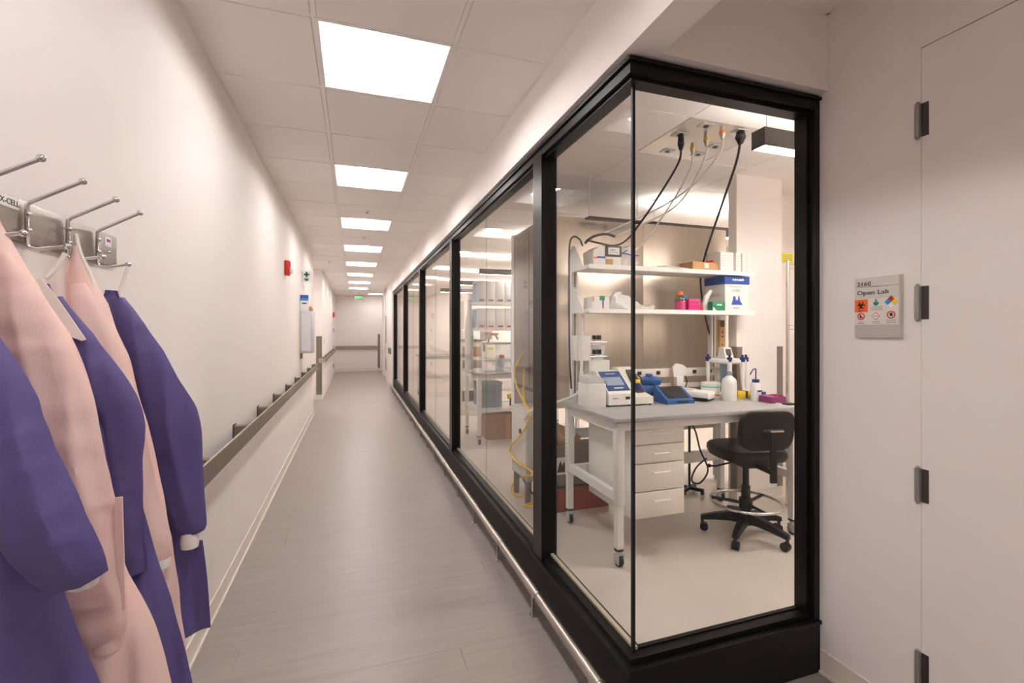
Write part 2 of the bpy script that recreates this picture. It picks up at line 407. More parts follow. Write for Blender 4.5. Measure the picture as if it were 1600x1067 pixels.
# alcove remainder row up to the soffit face
ym = max(GY0+k*PIT for k in range(-8, 3) if GY0+k*PIT+PIT < FY+.1)+PIT
if ylast-SC-ym-h > .03:
    tile(1.067+SC, 1.48-h, ym+h, ylast-SC); tile(1.48+h, RX-SC, ym+h, ylast-SC)
    B(1.067, RX, ym-h, ym+h, HC+.003, HC+.03).build('grid_bar', 'tbar', ceil)
# lab ceiling: 2 x 4 ft lay-in tiles
lx = [1.09, 1.99, 3.05, 4.27, 5.6]; ly0 = 3.005-2*.61
PANEL = (1, 1)        # column, row of the stainless service panel
for r in range(19):
    y0 = ly0+r*.61; y1 = min(y0+.61, 13.3)
    for c in range(4):
        if (c, r) == PANEL: continue
        tile(lx[c]+h, lx[c+1]-h, y0+h, y1-h)
    B(1.07, 5.6, y0-h, y0+h, HC+.003, HC+.03).build('grid_bar', 'tbar', ceil)
tile(2.60+h, lx[2]-h, ly0+.61+h, ly0+1.22-h); B(2.60-h, 2.60+h, ly0+.61+h, ly0+1.22-h, HC+.003, HC+.03).build('grid_bar', 'tbar', ceil)
tile(lx[0]+h, lx[1]-h, FY+.1, ly0-h); tile(lx[1]+h, lx[2]-h, FY+.1, ly0-h); tile(lx[2]+h, lx[3]-h, FY+.1, ly0-h)
for x in lx: B(x-h, x+h, FY+.1, 13.3, HC+.002, HC+.03).build('grid_bar', 'tbar', ceil)

# ---------------------------------------------------------------- glazed partition
win = sempty('window_1', (GX, FY, 0))
def fr(name, mb, m='black_frame'): return mb.build(name, m, win)
YE = 12.29; MULL = [2.395, 4.83, 7.30, 9.76]
# curb
fr('curb', MB().prism([(.952, FY+.004), (RX, FY+.004), (RX, FY+.10), (1.062, FY+.10), (1.062, YE), (.952, YE)], 'z', 0, .205), 'curb_black')
def ell(x0, x1, yo0, yo1, z0, z1):     # L-shaped run: corridor side then front side, mitred at the corner
    return MB().prism([(x0, yo0), (RX, yo0), (RX, yo1), (x1, yo1), (x1, YE), (x0, YE)], 'z', z0, z1)
fr('sill', ell(.945, 1.066, FY-.004, FY+.104, .207, .222))
fr('sill_stop', ell(.972, 1.036, FY+.026, FY+.092, .222, .243))
fr('glazing_bead', B(1.012, 1.030, FY+.068, YE, .243, .254), 'bright_edge'); fr('glazing_bead', B(1.03, 1.85, FY+.068, FY+.086, .243, .249), 'black_frame')  # corridor bead coloured pale as a light reflection, front bead left black
fr('sill_groove', ell(.949, 1.06, FY, FY+.1, .203, .208), 'silicone')
fr('head', ell(.958, 1.052, FY+.008, FY+.096, 2.41, 2.452))
fr('head_cap', ell(.946, 1.060, FY-.004, FY+.10, 2.452, 2.463))
fr('head_stop', ell(.975, 1.035, FY+.028, FY+.09, 2.396, 2.41))
fr('head_gap', ell(.962, 1.05, FY+.012, FY+.09, 2.463, 2.478), 'black_frame')
for y in MULL+[YE-.035]:
    w = .062 if y < 12 else .035
    mu = fr('mullion', B(.957, .985, y-w, y+w, .222, 2.452).box(.985, 1.05, y-w+.006, y+w-.006, .222, 2.41))
jb = fr('jamb', B(1.868, RX-.001, FY+.006, FY+.1, .222, 2.452).box(1.852, 1.868, FY+.03, FY+.09, .222, 2.41))
G0, G1 = GX-.005, GX+.005; zt, zb = 2.404, .236
edges = [FY+.06]+MULL+[YE-.03]
for i in range(len(edges)-1):
    a = edges[i]+(.03 if i else 0); b2 = edges[i+1]-.03
    if i == 0: segs = [(a+.001, b2)]
    else:
        m = (a+b2)/2; segs = [(a, m-.0025), (m+.0025, b2)]
        fr('glass_joint', B(G0+.001, G1-.001, m-.0025, m+.0025, zb, zt), 'clear')
    for s0, s1 in segs: fr('pane', B(G0, G1, s0, s1, zb, zt), 'glass')
fr('pane', B(GX+.006, 1.86, FY+.055, FY+.065, zb, zt), 'glass')
fr('corner_seal', B(GX-.006, GX+.006, FY+.054, FY+.066, zb, zt), 'silicone')

# ---------------------------------------------------------------- door on the right wall
d1 = sempty('door_1', (RX, .3, 0))
B(RX-.001, RX+.045, .3, 1.098, .006, 2.459).build('door_leaf', 'door', d1)
for z in (.27, .918, 1.562, 2.205):
    hg = MB().tube([(RX-.009, 1.106, z-.058), (RX-.009, 1.106, z+.058)], .0085, 12)
    for q in (-.035, -.012, .012, .035): hg.tube([(RX-.009, 1.106, z+q-.0008), (RX-.009, 1.106, z+q+.0008)], .0092, 12)
    o = hg.build('hinge', 'hinge', d1)
    B(RX-.004, RX+.001, 1.076, 1.097, z-.058, z+.058).build('hinge_leaf', 'bezel', o)
    MB().ball((RX-.009, 1.106, z+.061), .0065, 8).ball((RX-.009, 1.106, z-.061), .0065, 8).build('hinge_tip', 'hinge', o)
B(RX-.0015, RX+.002, 1.099, 1.145, 0, 2.50).box(RX-.0015, RX+.002, .25, 1.099, 2.462, 2.50).build('door_frame', 'door', d1)

# ================================================================= CORRIDOR LIGHTS
names = ['behind the camera', 'right above the camera', 'nearest and largest in view', 'second', 'third', 'fourth', 'fifth', 'sixth', 'seventh', 'eighth', 'last']
light_src = None
ordn = ['first', 'second', 'third', 'fourth', 'fifth', 'sixth', 'seventh', 'eighth', 'ninth']
for i, k in enumerate(LIGHTROWS):
    y0 = GY0+k*PIT
    if y0 < FAR or y0+PIT > ENDY: continue
    cx, cy = (GX0+GX1)/2, y0+PIT/2; n = i-2
    if n < 0: lab = ('square recessed ceiling light overhead, before the first one in view' if n == -1 else 'square recessed ceiling light far behind the viewpoint')
    elif n == 0: lab = 'largest square recessed corridor light, nearest the coat hooks'
    else: lab = '%s square recessed corridor ceiling light counted from the coat hooks' % ordn[n]
    if light_src is None:
        t = thing('ceiling_light', lab, 'ceiling light', (cx, cy, HC), 'square recessed lights along the corridor'); light_src = t
        a = .303; f = .287
        # frame flange
        mb = MB()
        for s in (-1, 1):
            mb.box(cx-a, cx+a, cy+s*(a+f)/2-(a-f)/2, cy+s*(a+f)/2+(a-f)/2, HC-.001, HC+.012)
            mb.box(cx+s*(a+f)/2-(a-f)/2, cx+s*(a+f)/2+(a-f)/2, cy-f, cy+f, HC-.001, HC+.012)
        mb.build('frame', 'white_gloss', t)
        for s in (-1, 1):       # two curved side reflectors
            prof = []
            for q in range(9):
                u = q/8; prof.append((cx+s*(f-(f-.10)*u), HC+.004+.092*math.sin(u*PI/2)))
            MB().prism(prof+[(p[0], p[1]+.004) for p in prof[::-1]], 'y', cy-f, cy+f).build('reflector', 'white_gloss', t)
        for s in (-1, 1):
            MB().box(cx-f-.003, cx+f+.003, cy+s*f-.002, cy+s*f+.002, HC+.0, HC+.105).build('end_plate', 'white_gloss', t)
        ln = [(cx-.105+.21*q/10, HC+.098-.040*math.sin(PI*q/10)) for q in range(11)]
        MB().prism(ln+[(ln[-1][0], HC+.104), (ln[0][0], HC+.104)], 'y', cy-f+.012, cy+f-.012).build('lens', 'troffer_lens', t)
        for s in (-1, 1):
            ar = [(cx-.085+.17*q/10, HC+.092-.046*math.sin(PI*q/10)) for q in range(11)]
            MB().prism(ar+[(p[0]*.94+cx*.06, p[1]+.014) for p in ar[::-1]], 'y', cy+s*(f-.006)-.005, cy+s*(f-.006)+.005).build('end_clip', 'ltgrey', t)
        B(cx-a+.004, cx+a-.004, cy-a+.004, cy+a-.004, HC+.106, HC+.112).build('housing', 'white_gloss', t)
    else:
        t = copy_tree(light_src); t.location = (cx, cy, HC); t['label'] = lab
t = copy_tree(light_src); t.location = (-1.45, 9.9, HC); t['label'] = 'added unseen ceiling light inside the side passage on the left'  # lamp added out of view to brighten the passage's far face
t = copy_tree(light_src); t.location = (.762, 17.405, HC); t['label'] = 'far ceiling light at the right, in front of the end wall'
for x, y, nm in ((.14, 5.45, 'between the second and third corridor lights'), (.14, 6.95, 'just past the third corridor light'), (-.45, 9.6, 'left, above the side passage')):
    t = thing('sprinkler_head', 'small round white sprinkler cover on ceiling '+nm, 'sprinkler', (x, y, HC), 'ceiling sprinklers')
    MB().lathe(x, y, [(.0, HC-.012), (.03, HC-.012), (.042, HC-.004), (.042, HC), (0, HC)], 20).build('cover', 'white_gloss', t)
    MB().cyl(x, y, HC-.022, HC-.012, .014, 12).build('deflector', 'steel_sat', t)

# ================================================================= LEFT WALL FITTINGS
def handrail(label, x, y0, y1, zt, br, end=True):
    t = thing('handrail', label, 'handrail', (x, y0, 0))
    xf = x+.07
    MB().prism([(xf, zt-.092), (xf+.004, zt-.095), (xf+.006, zt-.09), (xf+.006, zt-.005), (xf+.004, zt), (xf, zt), (xf-.002, zt-.004), (xf-.002, zt-.088)], 'y', y0, y1).build('rail', 'steel_dark', t)
    B(xf-.002, xf+.0045, y0, y1, zt-.0005, zt+.003).build('top_edge', 'bright_edge', t)
    for y in br:
        b2 = B(x, xf-.002, y-.022, y+.022, zt-.075, zt+.012).build('bracket', 'guard', t)
        B(x, x+.004, y-.032, y+.032, zt-.085, zt+.022).build('wall_plate', 'bezel', b2)
    return t
t = handrail('long flat stainless handrail on the left corridor wall beside the gowns', LX, 1.74, 8.99, .883, [2.40, 3.19, 3.92, 4.64, 5.44, 6.25, 7.03, 7.85, 8.7])
B(LX-.01, LX+.072, 8.965, 8.975, .79, .885).build('end_return', 'steel_dark', t)
t = handrail('far stainless handrail on the left wall beyond the side passage', -.66, 10.85, 16.7, .883, [11.2, 12, 12.8, 13.6, 14.4, 15.2, 16, 16.6])
B(-.72, -.588, 10.838, 10.85, .79, .885).build('end_return', 'steel_sat', t)
t = thing('crash_rail', 'stainless band across the end wall of the corridor', 'crash rail', (.13, ENDY, .85))
B(-.64, .84, ENDY-.045, ENDY-.035, .80, .93).build('rail', 'steel', t)
for x in (-.55, -.1, .35, .8): B(x-.02, x+.02, ENDY-.036, ENDY, .83, .9).build('bracket', 'guard', t)
def corner_guard(label, mb):
    tag(mb.build('corner_guard', 'guard'), label, 'corner guard')
corner_guard('grey steel corner guard at the side passage corner on the left', B(-.77, -.657, 10.864, 10.8695, .1, 1.36).box(-.6595, -.6555, 10.864, 10.93, .1, 1.36))
corner_guard('grey steel corner guard at the right end of the corridor end wall', B(.845, .93, ENDY-.012, ENDY-.001, .1, 1.36))
corner_guard('grey steel corner guard on the left edge of the lab column', B(3.075, 3.135, 3.143, 3.1495, .1, 1.33).box(3.073, 3.0795, 3.143, 3.21, .1, 1.33))
corner_guard('grey steel corner guard on the right edge of the lab column', B(3.53, 3.59, 3.143, 3.1495, .1, 1.33))
# fire alarm strobe
t = thing('fire_alarm', 'red fire alarm strobe high on the left corridor wall', 'fire alarm', (LX, 5.40, 2.12))
B(LX, LX+.045, 5.33, 5.45, 2.05, 2.20, bev=.006).build('body', 'red', t)
B(LX+.045, LX+.07, 5.36, 5.42, 2.07, 2.12, bev=.008).build('strobe_lens', 'clear_plastic', t)
B(LX+.045, LX+.05, 5.35, 5.43, 2.14, 2.19).build('horn_grille', 'deep_red', t)
t = thing('fire_alarm', 'small far red fire alarm on the left wall near the end door', 'fire alarm', (-.66, 16.5, 2.0))
B(-.66, -.60, 16.45, 16.58, 1.93, 2.09, bev=.005).build('body', 'red', t)
B(-.60, -.575, 16.48, 16.55, 1.96, 2.02, bev=.005).build('strobe_lens', 'clear_plastic', t)
# projecting first aid sign
t = thing('first_aid_sign', 'projecting white sign with green cross on the left wall', 'sign', (LX, 7.1, 2.22))
B(LX, -.572, 7.098, 7.104, 2.145, 2.305).build('plate', 'white', t)
sx = -.627
B(sx-.035, sx+.035, 7.0955, 7.098, 2.245, 2.268).box(sx-.0115, sx+.0115, 7.0955, 7.098, 2.222, 2.292).build('cross', 'green', t)
MB().prism([(sx-.035, 2.185), (sx-.018, 2.20), (sx+.018, 2.20), (sx+.035, 2.185), (sx, 2.162)], 'y', 7.0955, 7.098).build('arrow', 'green', t)
B(sx-.035, sx+.035, 7.0955, 7.098, 2.207, 2.211).build('caption_line', 'ink_grey', t)
# dispenser
t = thing('wall_dispenser', 'tall white wall dispenser box above the left handrail', 'dispenser', (LX, 6.78, 1.17))
B(LX, -.523, 6.78, 7.12, 1.17, 1.735, bev=.006).build('body', 'pale_lilac', t)
B(-.66, -.545, 6.776, 6.782, 1.20, 1.70).build('front_panel', 'glove_box', t)
B(LX, -.655, 6.80, 6.9, 1.10, 1.17).build('bracket', 'guard', t)
t = thing('glove_carton', 'white carton with blue label standing on the wall dispenser', 'carton', (-.63, 6.88, 1.735))
B(-.678, -.575, 6.80, 6.96, 1.735, 1.955, bev=.003).build('carton', 'white', t)
B(-.677, -.576, 6.797, 6.80, 1.875, 1.948).build('label_panel', 'box_blue', t)
B(-.672, -.581, 6.795, 6.797, 1.88, 1.905).build('label_stripe', 'sky_blue', t)
B(-.655, -.60, 6.797, 6.80, 1.83, 1.845).build('label_mark', 'navy', t)
t = thing('paper_scrap', 'small brown folded cardboard piece on top of the wall dispenser', 'cardboard', (-.55, 6.86, 1.735))
MB().prism([(-.573, 1.735), (-.526, 1.735), (-.526, 1.76), (-.55, 1.80), (-.573, 1.79)], 'y', 6.82, 6.90).build('flap', 'cardboard', t)
B(-.56, -.535, 6.817, 6.82, 1.745, 1.765).build('crease', 'cardboard_dull', t)
tag(B(-.659, -.648, 11.6, 11.67, 1.18, 1.30, bev=.002).build('wall_switch', 'ltgrey'), 'small switch plate on the far left wall', 'switch')
# far left door with hinges
d2 = sempty('door_2', (-.66, 16.8, 0))
B(-.665, -.655, 16.85, 17.85, .005, 2.25).build('door_leaf', 'door', d2)
for z in (.3, .9, 1.5, 2.05):
    MB().tube([(-.648, 16.84, z-.07), (-.648, 16.84, z+.07)], .014, 8).build('hinge', 'hinge', d2)
    B(-.655, -.64, 17.0, 17.05, z-.06, z+.06).build('hinge_leaf', 'dark', d2)
d3 = sempty('door_3', (.975, 15.2, 0))
B(.962, .974, 14.65, 15.85, .005, 2.2).build('door_leaf', 'door', d3)
B(.955, .961, 14.85, 15.5, 1.1, 1.95).build('vision_panel', 'brushed_side', d3)
B(.955, .961, 14.85, 15.5, .25, .62).build('kick_plate', 'brushed_side', d3)
MB().tube([(.945, 14.75, .95), (.92, 14.75, .95), (.92, 14.88, .95)], .012, 8).build('handle', 'chrome', d3)
t = thing('outlet_pair', 'pair of grey bracket plates on the far right wall', 'bracket', (SX, 13.0, .95))
for y in (12.75, 13.35): B(SX-.03, SX-.001, y-.06, y+.06, .86, 1.02, bev=.004).build('plate', 'guard', t)
# exit sign
t = thing('exit_sign', 'green lit EXIT sign hanging from the corridor ceiling', 'exit sign', (.14, 16.3, HC))
B(-.06, .36, 16.28, 16.32, 2.775, 2.8, bev=.004).build('canopy', 'white_gloss', t)
MB().tube([(.15, 16.3, 2.775), (.15, 16.3, 2.66)], .006, 8).build('stem', 'steel_sat', t)
B(.02, .30, 16.297, 16.303, 2.50, 2.68).build('panel', 'clear', t)
text('lettering', 'EXIT', .125, (.14, 16.294, 2.545), (1,0,0), (0,0,1), 'exit_green', t, .004, 'CENTER', .82)
MB().prism([(.265, 2.62), (.265, 2.555), (.295, 2.5875)], 'y', 16.29, 16.296).build('arrow', 'exit_green', t)
# low stainless bumper rail along the curb
t = thing('bumper_rail', 'low stainless tube rail along the foot of the glass wall', 'bumper rail', (.88, 1.55, 0))
yy = 1.40; ps = []
posts = [1.625+.617*i for i in range(18)]
MB().tube([(.872, 1.515, .135), (.872, 12.28, .135)], .021, 14).build('rail', 'steel_sat', t)
for y in posts:
    if y > 12.2: break
    MB().tube([(.872, y-.075, .135), (.872, y+.075, .135)], .0235, 14).build('sleeve', 'steel_sat', t)
    B(.866, .878, y-.008, y+.008, .004, .118).box(.856, .888, y-.018, y+.018, 0, .005).build('post', 'steel_sat', t)
B(.935, .9515, FY+.01, 12.28, .0, .055).build('toe_strip', 'guard', t)

# ================================================================= ROOM SIGN
t = thing('room_sign', 'grey room sign with safety symbols reading 2160 Open Lab', 'sign', (RX, 1.24, 1.55))
SW, SH = .166, .232; sy0 = 1.322; sz0 = 1.669; XS = RX-.012
def P_(u, v, dx=0): return (XS-dx, sy0-u*SW, sz0-v*SH)
def srect(name, u0, v0, u1, v1, m, dx=.0012, par=None): return B(XS-dx, XS+.0004, sy0-u1*SW, sy0-u0*SW, sz0-v1*SH, sz0-v0*SH).build(name, m, par or t)
def spoly(name, pts, m, dx=.0018, par=None): return MB().prism([(sy0-u*SW, sz0-v*SH) for u, v in pts], 'x', XS-dx, XS+.0002).build(name, m, par or t)
B(XS, RX, sy0-SW, sy0, sz0-SH, sz0).build('plate', 'sign_body', t)
srect('insert', .0, .345, .955, .78, 'sign_insert', .0008); srect('base_strip', 0, .79, .955, .995, 'sign_strip', .001)
srect('rule', 0, .152, 1, .158, 'ink_grey'); srect('rule', 0, .335, 1, .34, 'sign_strip')
srect('edge_rail', .955, 0, 1, 1, 'sign_strip', .002)
XD, YD = (0, -1, 0), (0, 0, 1)
text('room_number', '2160', .0235, P_(.05, .137, .0012), XD, YD, 'ink_dark', t, .0003, 'LEFT', 1.15)
text('room_name', 'Open Lab', .0245, P_(.05, .285, .0012), XD, YD, 'ink_dark', t, .0003, 'LEFT', 1.2)
srect('biohazard_panel', .0, .362, .30, .575, 'sign_orange', .0014)
def ring(cu, cv, r0, r1, m, a0=0, a1=360, dx=.0022, name='ring', n=24):
    asp = SW/SH; pts = []; 
    for q in range(n+1):
        w = math.radians(a0+(a1-a0)*q/n); pts.append((cu+r1*math.cos(w), cv-r1*asp*math.sin(w)))
    for q in range(n, -1, -1):
        w = math.radians(a0+(a1-a0)*q/n); pts.append((cu+r0*math.cos(w), cv-r0*asp*math.sin(w)))
    mb = MB(); k = n+1; vs = []
    for x in (XS-dx, XS): vs += [(x, sy0-u*SW, sz0-v*SH) for u, v in pts]
    N = len(pts); fs = []
    for q in range(n):
        a, b2, c, d = q, q+1, N-2-q, N-1-q
        fs += [(a, b2, c, d), (a+N, d+N, c+N, b2+N), (a, a+N, b2+N, b2), (d, c, c+N, d+N)]
    mb._add(vs, fs); return mb.build(name, m, t)
bc = (.15, .462)
for ang in (90, 210, 330):
    w = math.radians(ang); asp = SW/SH
    ring(bc[0]+.045*math.cos(w), bc[1]-.045*asp*math.sin(w), .034, .052, 'ink_dark', ang-180+40+180-180, ang-180+320+180-180, name='biohazard_arc') if False else ring(bc[0]+.048*math.cos(w), bc[1]-.048*asp*math.sin(w), .034, .056, 'ink_dark', ang+35, ang+325, name='biohazard_arc')
ring(bc[0], bc[1], .036, .048, 'ink_dark', name='biohazard_ring')
text('biohazard_caption', 'BSL 2', .0075, P_(.15, .562, .0016), XD, YD, 'ink_dark', t, .0003, 'CENTER', 1.2)
# green person pictogram
spoly('person_mark', [(.44,.41),(.52,.41),(.535,.43),(.53,.455),(.505,.465),(.50,.475),(.46,.475),(.455,.465),(.43,.455),(.425,.43)], 'green')
ring(.48, .385, 0.0005, .021, 'green', name='person_head')
for v in (.49, .515, .54): srect('caption_line', .36, v, .62, v+.008, 'ink_grey', .0016)
cdx, cdy = .80, .425; rr = .072; asp = SW/SH
def dia(cu, cv, r, m, nm='diamond'): spoly(nm, [(cu-r, cv), (cu, cv-r*asp), (cu+r, cv), (cu, cv+r*asp)], m, .0018)
dia(cdx, cdy-rr*asp, rr*.96, 'deep_red'); dia(cdx-rr, cdy, rr*.96, 'sky_blue'); dia(cdx+rr, cdy, rr*.96, 'yellow'); dia(cdx, cdy+rr*asp, rr*.96, 'white')
ring(.15, .645, .064, .084, 'red', name='prohibition_ring')
spoly('prohibition_bar', [(.10,.61),(.113,.60),(.202,.682),(.19,.69)], 'red', .0024); spoly('walker_mark', [(.12,.625),(.15,.615),(.155,.65),(.185,.655),(.17,.675),(.12,.675)], 'ink_dark', .002)
for v in (.735, .762): srect('caption_line', .08, v, .22, v+.009, 'ink_grey', .0016)
spoly('hazard_diamond', [(.475-.09, .645), (.475, .645-.09*asp), (.475+.09, .645), (.475, .645+.09*asp)], 'red', .0014); dia(.475, .645, .072, 'white', 'hazard_inner')
spoly('hazard_mark', [(.44,.638),(.51,.638),(.51,.655),(.44,.655)], 'ink_grey', .0024)
for v in (.73, .757): srect('caption_line', .40, v, .56, v+.009, 'ink_grey', .0016)
ring(.80, .63, .066, .086, 'red', name='mandatory_ring')
spoly('hand_mark', [(.765,.62),(.785,.60),(.82,.60),(.835,.625),(.825,.655),(.78,.655)], 'ink_dark', .002)
for v in (.70, .727, .753): srect('caption_line', .70, v, .90, v+.009, 'ink_grey', .0016)

# ================================================================= COAT RACK AND GOWNS
t = thing('coat_rack', 'stainless wall plate of double chrome coat hooks above the gowns', 'coat rack', (LX, 1.3, 1.70))
B(LX, LX+.010, .60, 1.705, 1.652, 1.742, bev=.003).build('plate', 'steel', t)
HY = [.705, .85, .995, 1.14, 1.286, 1.437, 1.577]
for y in HY:
    xb = LX+.016
    hk = MB().tube([(xb, y, 1.70), (xb, y, 1.732), (xb+.006, y, 1.739), (LX+.112, y, 1.792)], .0042, 10).build('hook', 'chrome', t)
    MB().ball((LX+.113, y, 1.793), .0078, 12).build('hook_knob', 'chrome', hk)
    MB().tube([(xb, y, 1.70), (xb, y, 1.648), (xb+.005, y, 1.640), (xb+.018, y, 1.638), (LX+.085, y, 1.647)], .0042, 10).build('hook_lower', 'chrome', hk)
    MB().ball((LX+.086, y, 1.647), .007, 12).build('hook_knob', 'chrome', hk)
    for z in (1.712, 1.678): MB().ball((xb+.004, y, z), .0055, 10).build('rivet', 'chrome', hk)
for y, z in ((1.20, 1.70), (1.655, 1.69)): MB().ball((LX+.011, y, z), .004, 8).build('screw', 'chrome', t)
B(LX+.010, LX+.0106, 1.195, 1.272, 1.716, 1.740).build('brand_label', 'paper', t)
text('brand_lettering', 'EX-CELL', .017, (LX+.0106, 1.205, 1.722), (0,1,0), (0,0,1), 'ink_dark', t, .0003, 'LEFT', 1.05)
B(LX+.010, LX+.0106, 1.632, 1.668, 1.705, 1.732).build('flag_label', 'paper', t)
B(LX+.0106, LX+.011, 1.652, 1.663, 1.718, 1.726).build('flag_mark', 'red', t)
B(LX+.0106, LX+.011, 1.642, 1.652, 1.718, 1.726).build('flag_mark', 'ink_blue', t)

def interp(tab, z):            # tab: rows (z, a, b, ...) from high z to low z; smooth interpolation
    if z >= tab[0][0]: return tab[0][1:]
    if z <= tab[-1][0]: return tab[-1][1:]
    for i in range(len(tab)-1):
        if tab[i][0] >= z >= tab[i+1][0]:
            u = (tab[i][0]-z)/(tab[i][0]-tab[i+1][0]+1e-9); out = []
            for k in range(1, len(tab[0])):
                p0 = tab[max(i-1, 0)][k]; p1 = tab[i][k]; p2 = tab[i+1][k]; p3 = tab[min(i+2, len(tab)-1)][k]
                m1 = (p2-p0)*.5; m2 = (p3-p1)*.5
                out.append((2*u**3-3*u**2+1)*p1+(u**3-2*u**2+u)*m1+(-2*u**3+3*u**2)*p2+(u**3-u**2)*m2)
            return out
def ridge(a, b2, c): return 1-2.6*abs(noise.noise(Vector((a, b2, c))))
def cloth(tab, seed, folds=3, amp=.010, n=110, dz=.008, crease=.007):
    """rows: z, x_in, x_out, y_centre, y_half"""
    z0, z1 = tab[0][0], tab[-1][0]; m = int((z0-z1)/dz)+2; rings = []
    for i in range(m):
        z = z0+(z1-z0)*i/(m-1); xi, xo, yc, yh = interp(tab, z); cx = (xi+xo)/2; hw = max((xo-xi)/2, .003); depth = (z0-z)
        A = amp*min(1, depth/.35); r = []
        for k in range(n):
            w = 2*PI*k/n; c, s = math.cos(w), math.sin(w); sg = 1 if s >= 0 else -1
            x = cx+hw*c; y = yc+sg*yh*(1-abs(c)**2.6)
            fx = (x-xi)/.27; ph = seed*1.7
            fold = A*(math.sin(folds*2*PI*fx+ph+depth*1.5)+.45*math.sin(folds*4.3*PI*fx+ph*2.1-depth*2.2))*(1-abs(c)**4)
            d1 = ridge((x+z*.18)*13+seed*5, y*2, z*1.5)*crease*1.3; d2 = ridge((x-z*.8)*10+seed*3, y*2, (z+x)*5)*crease*.5
            nz = d1+d2+noise.noise(Vector((x*8+seed*5, y*4, z*2.5)))*crease*.9
            ed = noise.noise(Vector((seed, c*2, z*9)))*crease*.7
            r.append((x+c*ed, y+fold-sg*nz*(1-abs(c)**6), z+.5*crease*noise.noise(Vector((x*20, y*20+seed, 3)))))
        rings.append(r)
    return MB().loft(rings)
def tube_cloth(path, seed, n=80, crease=.0085):
    """rows: x, y, z, half-width along x, half-width along y"""
    P = [Vector(p[:3]) for p in path]; pts = catmull(P, 16)
    ra = catmull([Vector((p[3], p[4], 0)) for p in path], 16); rings = []
    for i, p in enumerate(pts):
        r = []
        tz = (pts[min(i+1, len(pts)-1)]-pts[max(i-1, 0)]).normalized()
        ax = Vector((1, 0, 0))-tz*tz.x; ax.normalize(); ay = tz.cross(ax); ay.normalize()
        if ay.y < 0: ay = -ay
        for k in range(n):
            w = 2*PI*k/n; c, s = math.cos(w), math.sin(w)
            sg = 1 if s >= 0 else -1
            q = p+ax*ra[i].x*c+ay*ra[i].y*.42*sg*(1-abs(c)**2.0)
            nz = ridge((q.x+q.z*.22)*17+seed*7, q.y*2, q.z*2.2)*crease*.8+ridge((q.x*.5-q.z*.9)*7+seed, q.y*2, (q.z*.35+q.x)*6)*crease*.55+ridge(q.x*9+seed, q.y, q.z*21)*crease*.16
            r.append(tuple(q+(ax*c*.35+ay*sg*(1-abs(c)**6))*nz))
        rings.append(r)
    return MB().loft(rings)
def strip(pts, w, th=.0015):
    """a flat hanging ribbon along pts, width w along x"""
    P = catmull([Vector(p) for p in pts], 6); rings = [[(p.x-w/2, p.y-th, p.z), (p.x+w/2, p.y-th, p.z), (p.x+w/2, p.y+th, p.z), (p.x-w/2, p.y+th, p.z)] for p in P]
    mb = MB().loft(rings); mb.sm = [False]*len(mb.sm); return mb
XI = LX+.014
# --- far purple gown (last hook)
g = thing('isolation_gown', 'purple gown on the last hook with a white knit cuff showing', 'gown', (-.55, 1.577, .5), 'gowns on the coat rack')
cloth([(1.575, XI+.02, -.622, 1.577, .010), (1.52, XI, -.596, 1.578, .028), (1.42, XI, -.54, 1.582, .045), (1.20, XI, -.47, 1.59, .055), (.9, XI, -.445, 1.595, .06), (.70, XI, -.432, 1.60, .06), (.585, XI, -.412, 1.60, .062)], 1.3, 3, .010).build('body', 'gown_purple', g)
sl = tube_cloth([(-.612, 1.555, 1.548, .014, .012), (-.578, 1.55, 1.46, .035, .028), (-.530, 1.545, 1.35, .046, .036), (-.482, 1.54, 1.215, .062, .042), (-.464, 1.54, 1.09, .054, .042), (-.450, 1.54, .97, .046, .04), (-.438, 1.545, .905, .036, .034), (-.436, 1.545, .888, .020, .02)], 2.2).build('sleeve', 'gown_purple', g)
MB().lathe(-.440, 1.545, [(.012, .852), (.021, .85), (.023, .868), (.020, .895)], 20).build('cuff', 'cuff_knit', sl)
strip([(-.425, 1.56, .86), (-.412, 1.555, .75), (-.402, 1.55, .61)], .024).build('tie', 'gown_purple', g)
MB().tube([(-.598, 1.577, 1.638), (-.607, 1.575, 1.60), (-.612, 1.572, 1.565), (-.600, 1.568, 1.54), (-.586, 1.565, 1.515), (-.582, 1.56, 1.48)], .0045, 8, smooth_path=5).build('neck_tie', 'gown_trim', g)
# --- pink gown, second from the far end
g = thing('isolation_gown', 'pale pink gown hung between the two farther purple gowns', 'gown', (-.55, 1.437, .45), 'gowns on the coat rack')
cloth([(1.672, -.660, -.642, 1.437, .008), (1.60, -.672, -.618, 1.437, .02), (1.53, XI, -.585, 1.437, .035), (1.40, XI, -.545, 1.437, .045), (1.22, XI, -.50, 1.437, .05), (1.0, XI, -.462, 1.437, .055), (.75, XI, -.43, 1.44, .06), (.52, XI, -.415, 1.44, .06)], 2.1, 3, .008).build('body', 'gown_pink', g)
sl = tube_cloth([(-.634, 1.412, 1.575, .014, .012), (-.604, 1.404, 1.45, .040, .028), (-.560, 1.40, 1.27, .052, .034), (-.516, 1.396, 1.06, .050, .036), (-.482, 1.398, .93, .044, .034), (-.472, 1.402, .885, .034, .03)], 3.4).build('sleeve', 'gown_pink', g)
MB().lathe(-.468, 1.405, [(.014, .865), (.024, .864), (.026, .875), (.024, .888)], 20).build('cuff', 'cuff_knit', sl)
MB().tube([(-.650, 1.437, 1.70), (-.640, 1.434, 1.655), (-.618, 1.43, 1.60), (-.60, 1.425, 1.53), (-.583, 1.42, 1.46)], .0042, 8, smooth_path=5).build('neck_tie', 'gown_trim', g)
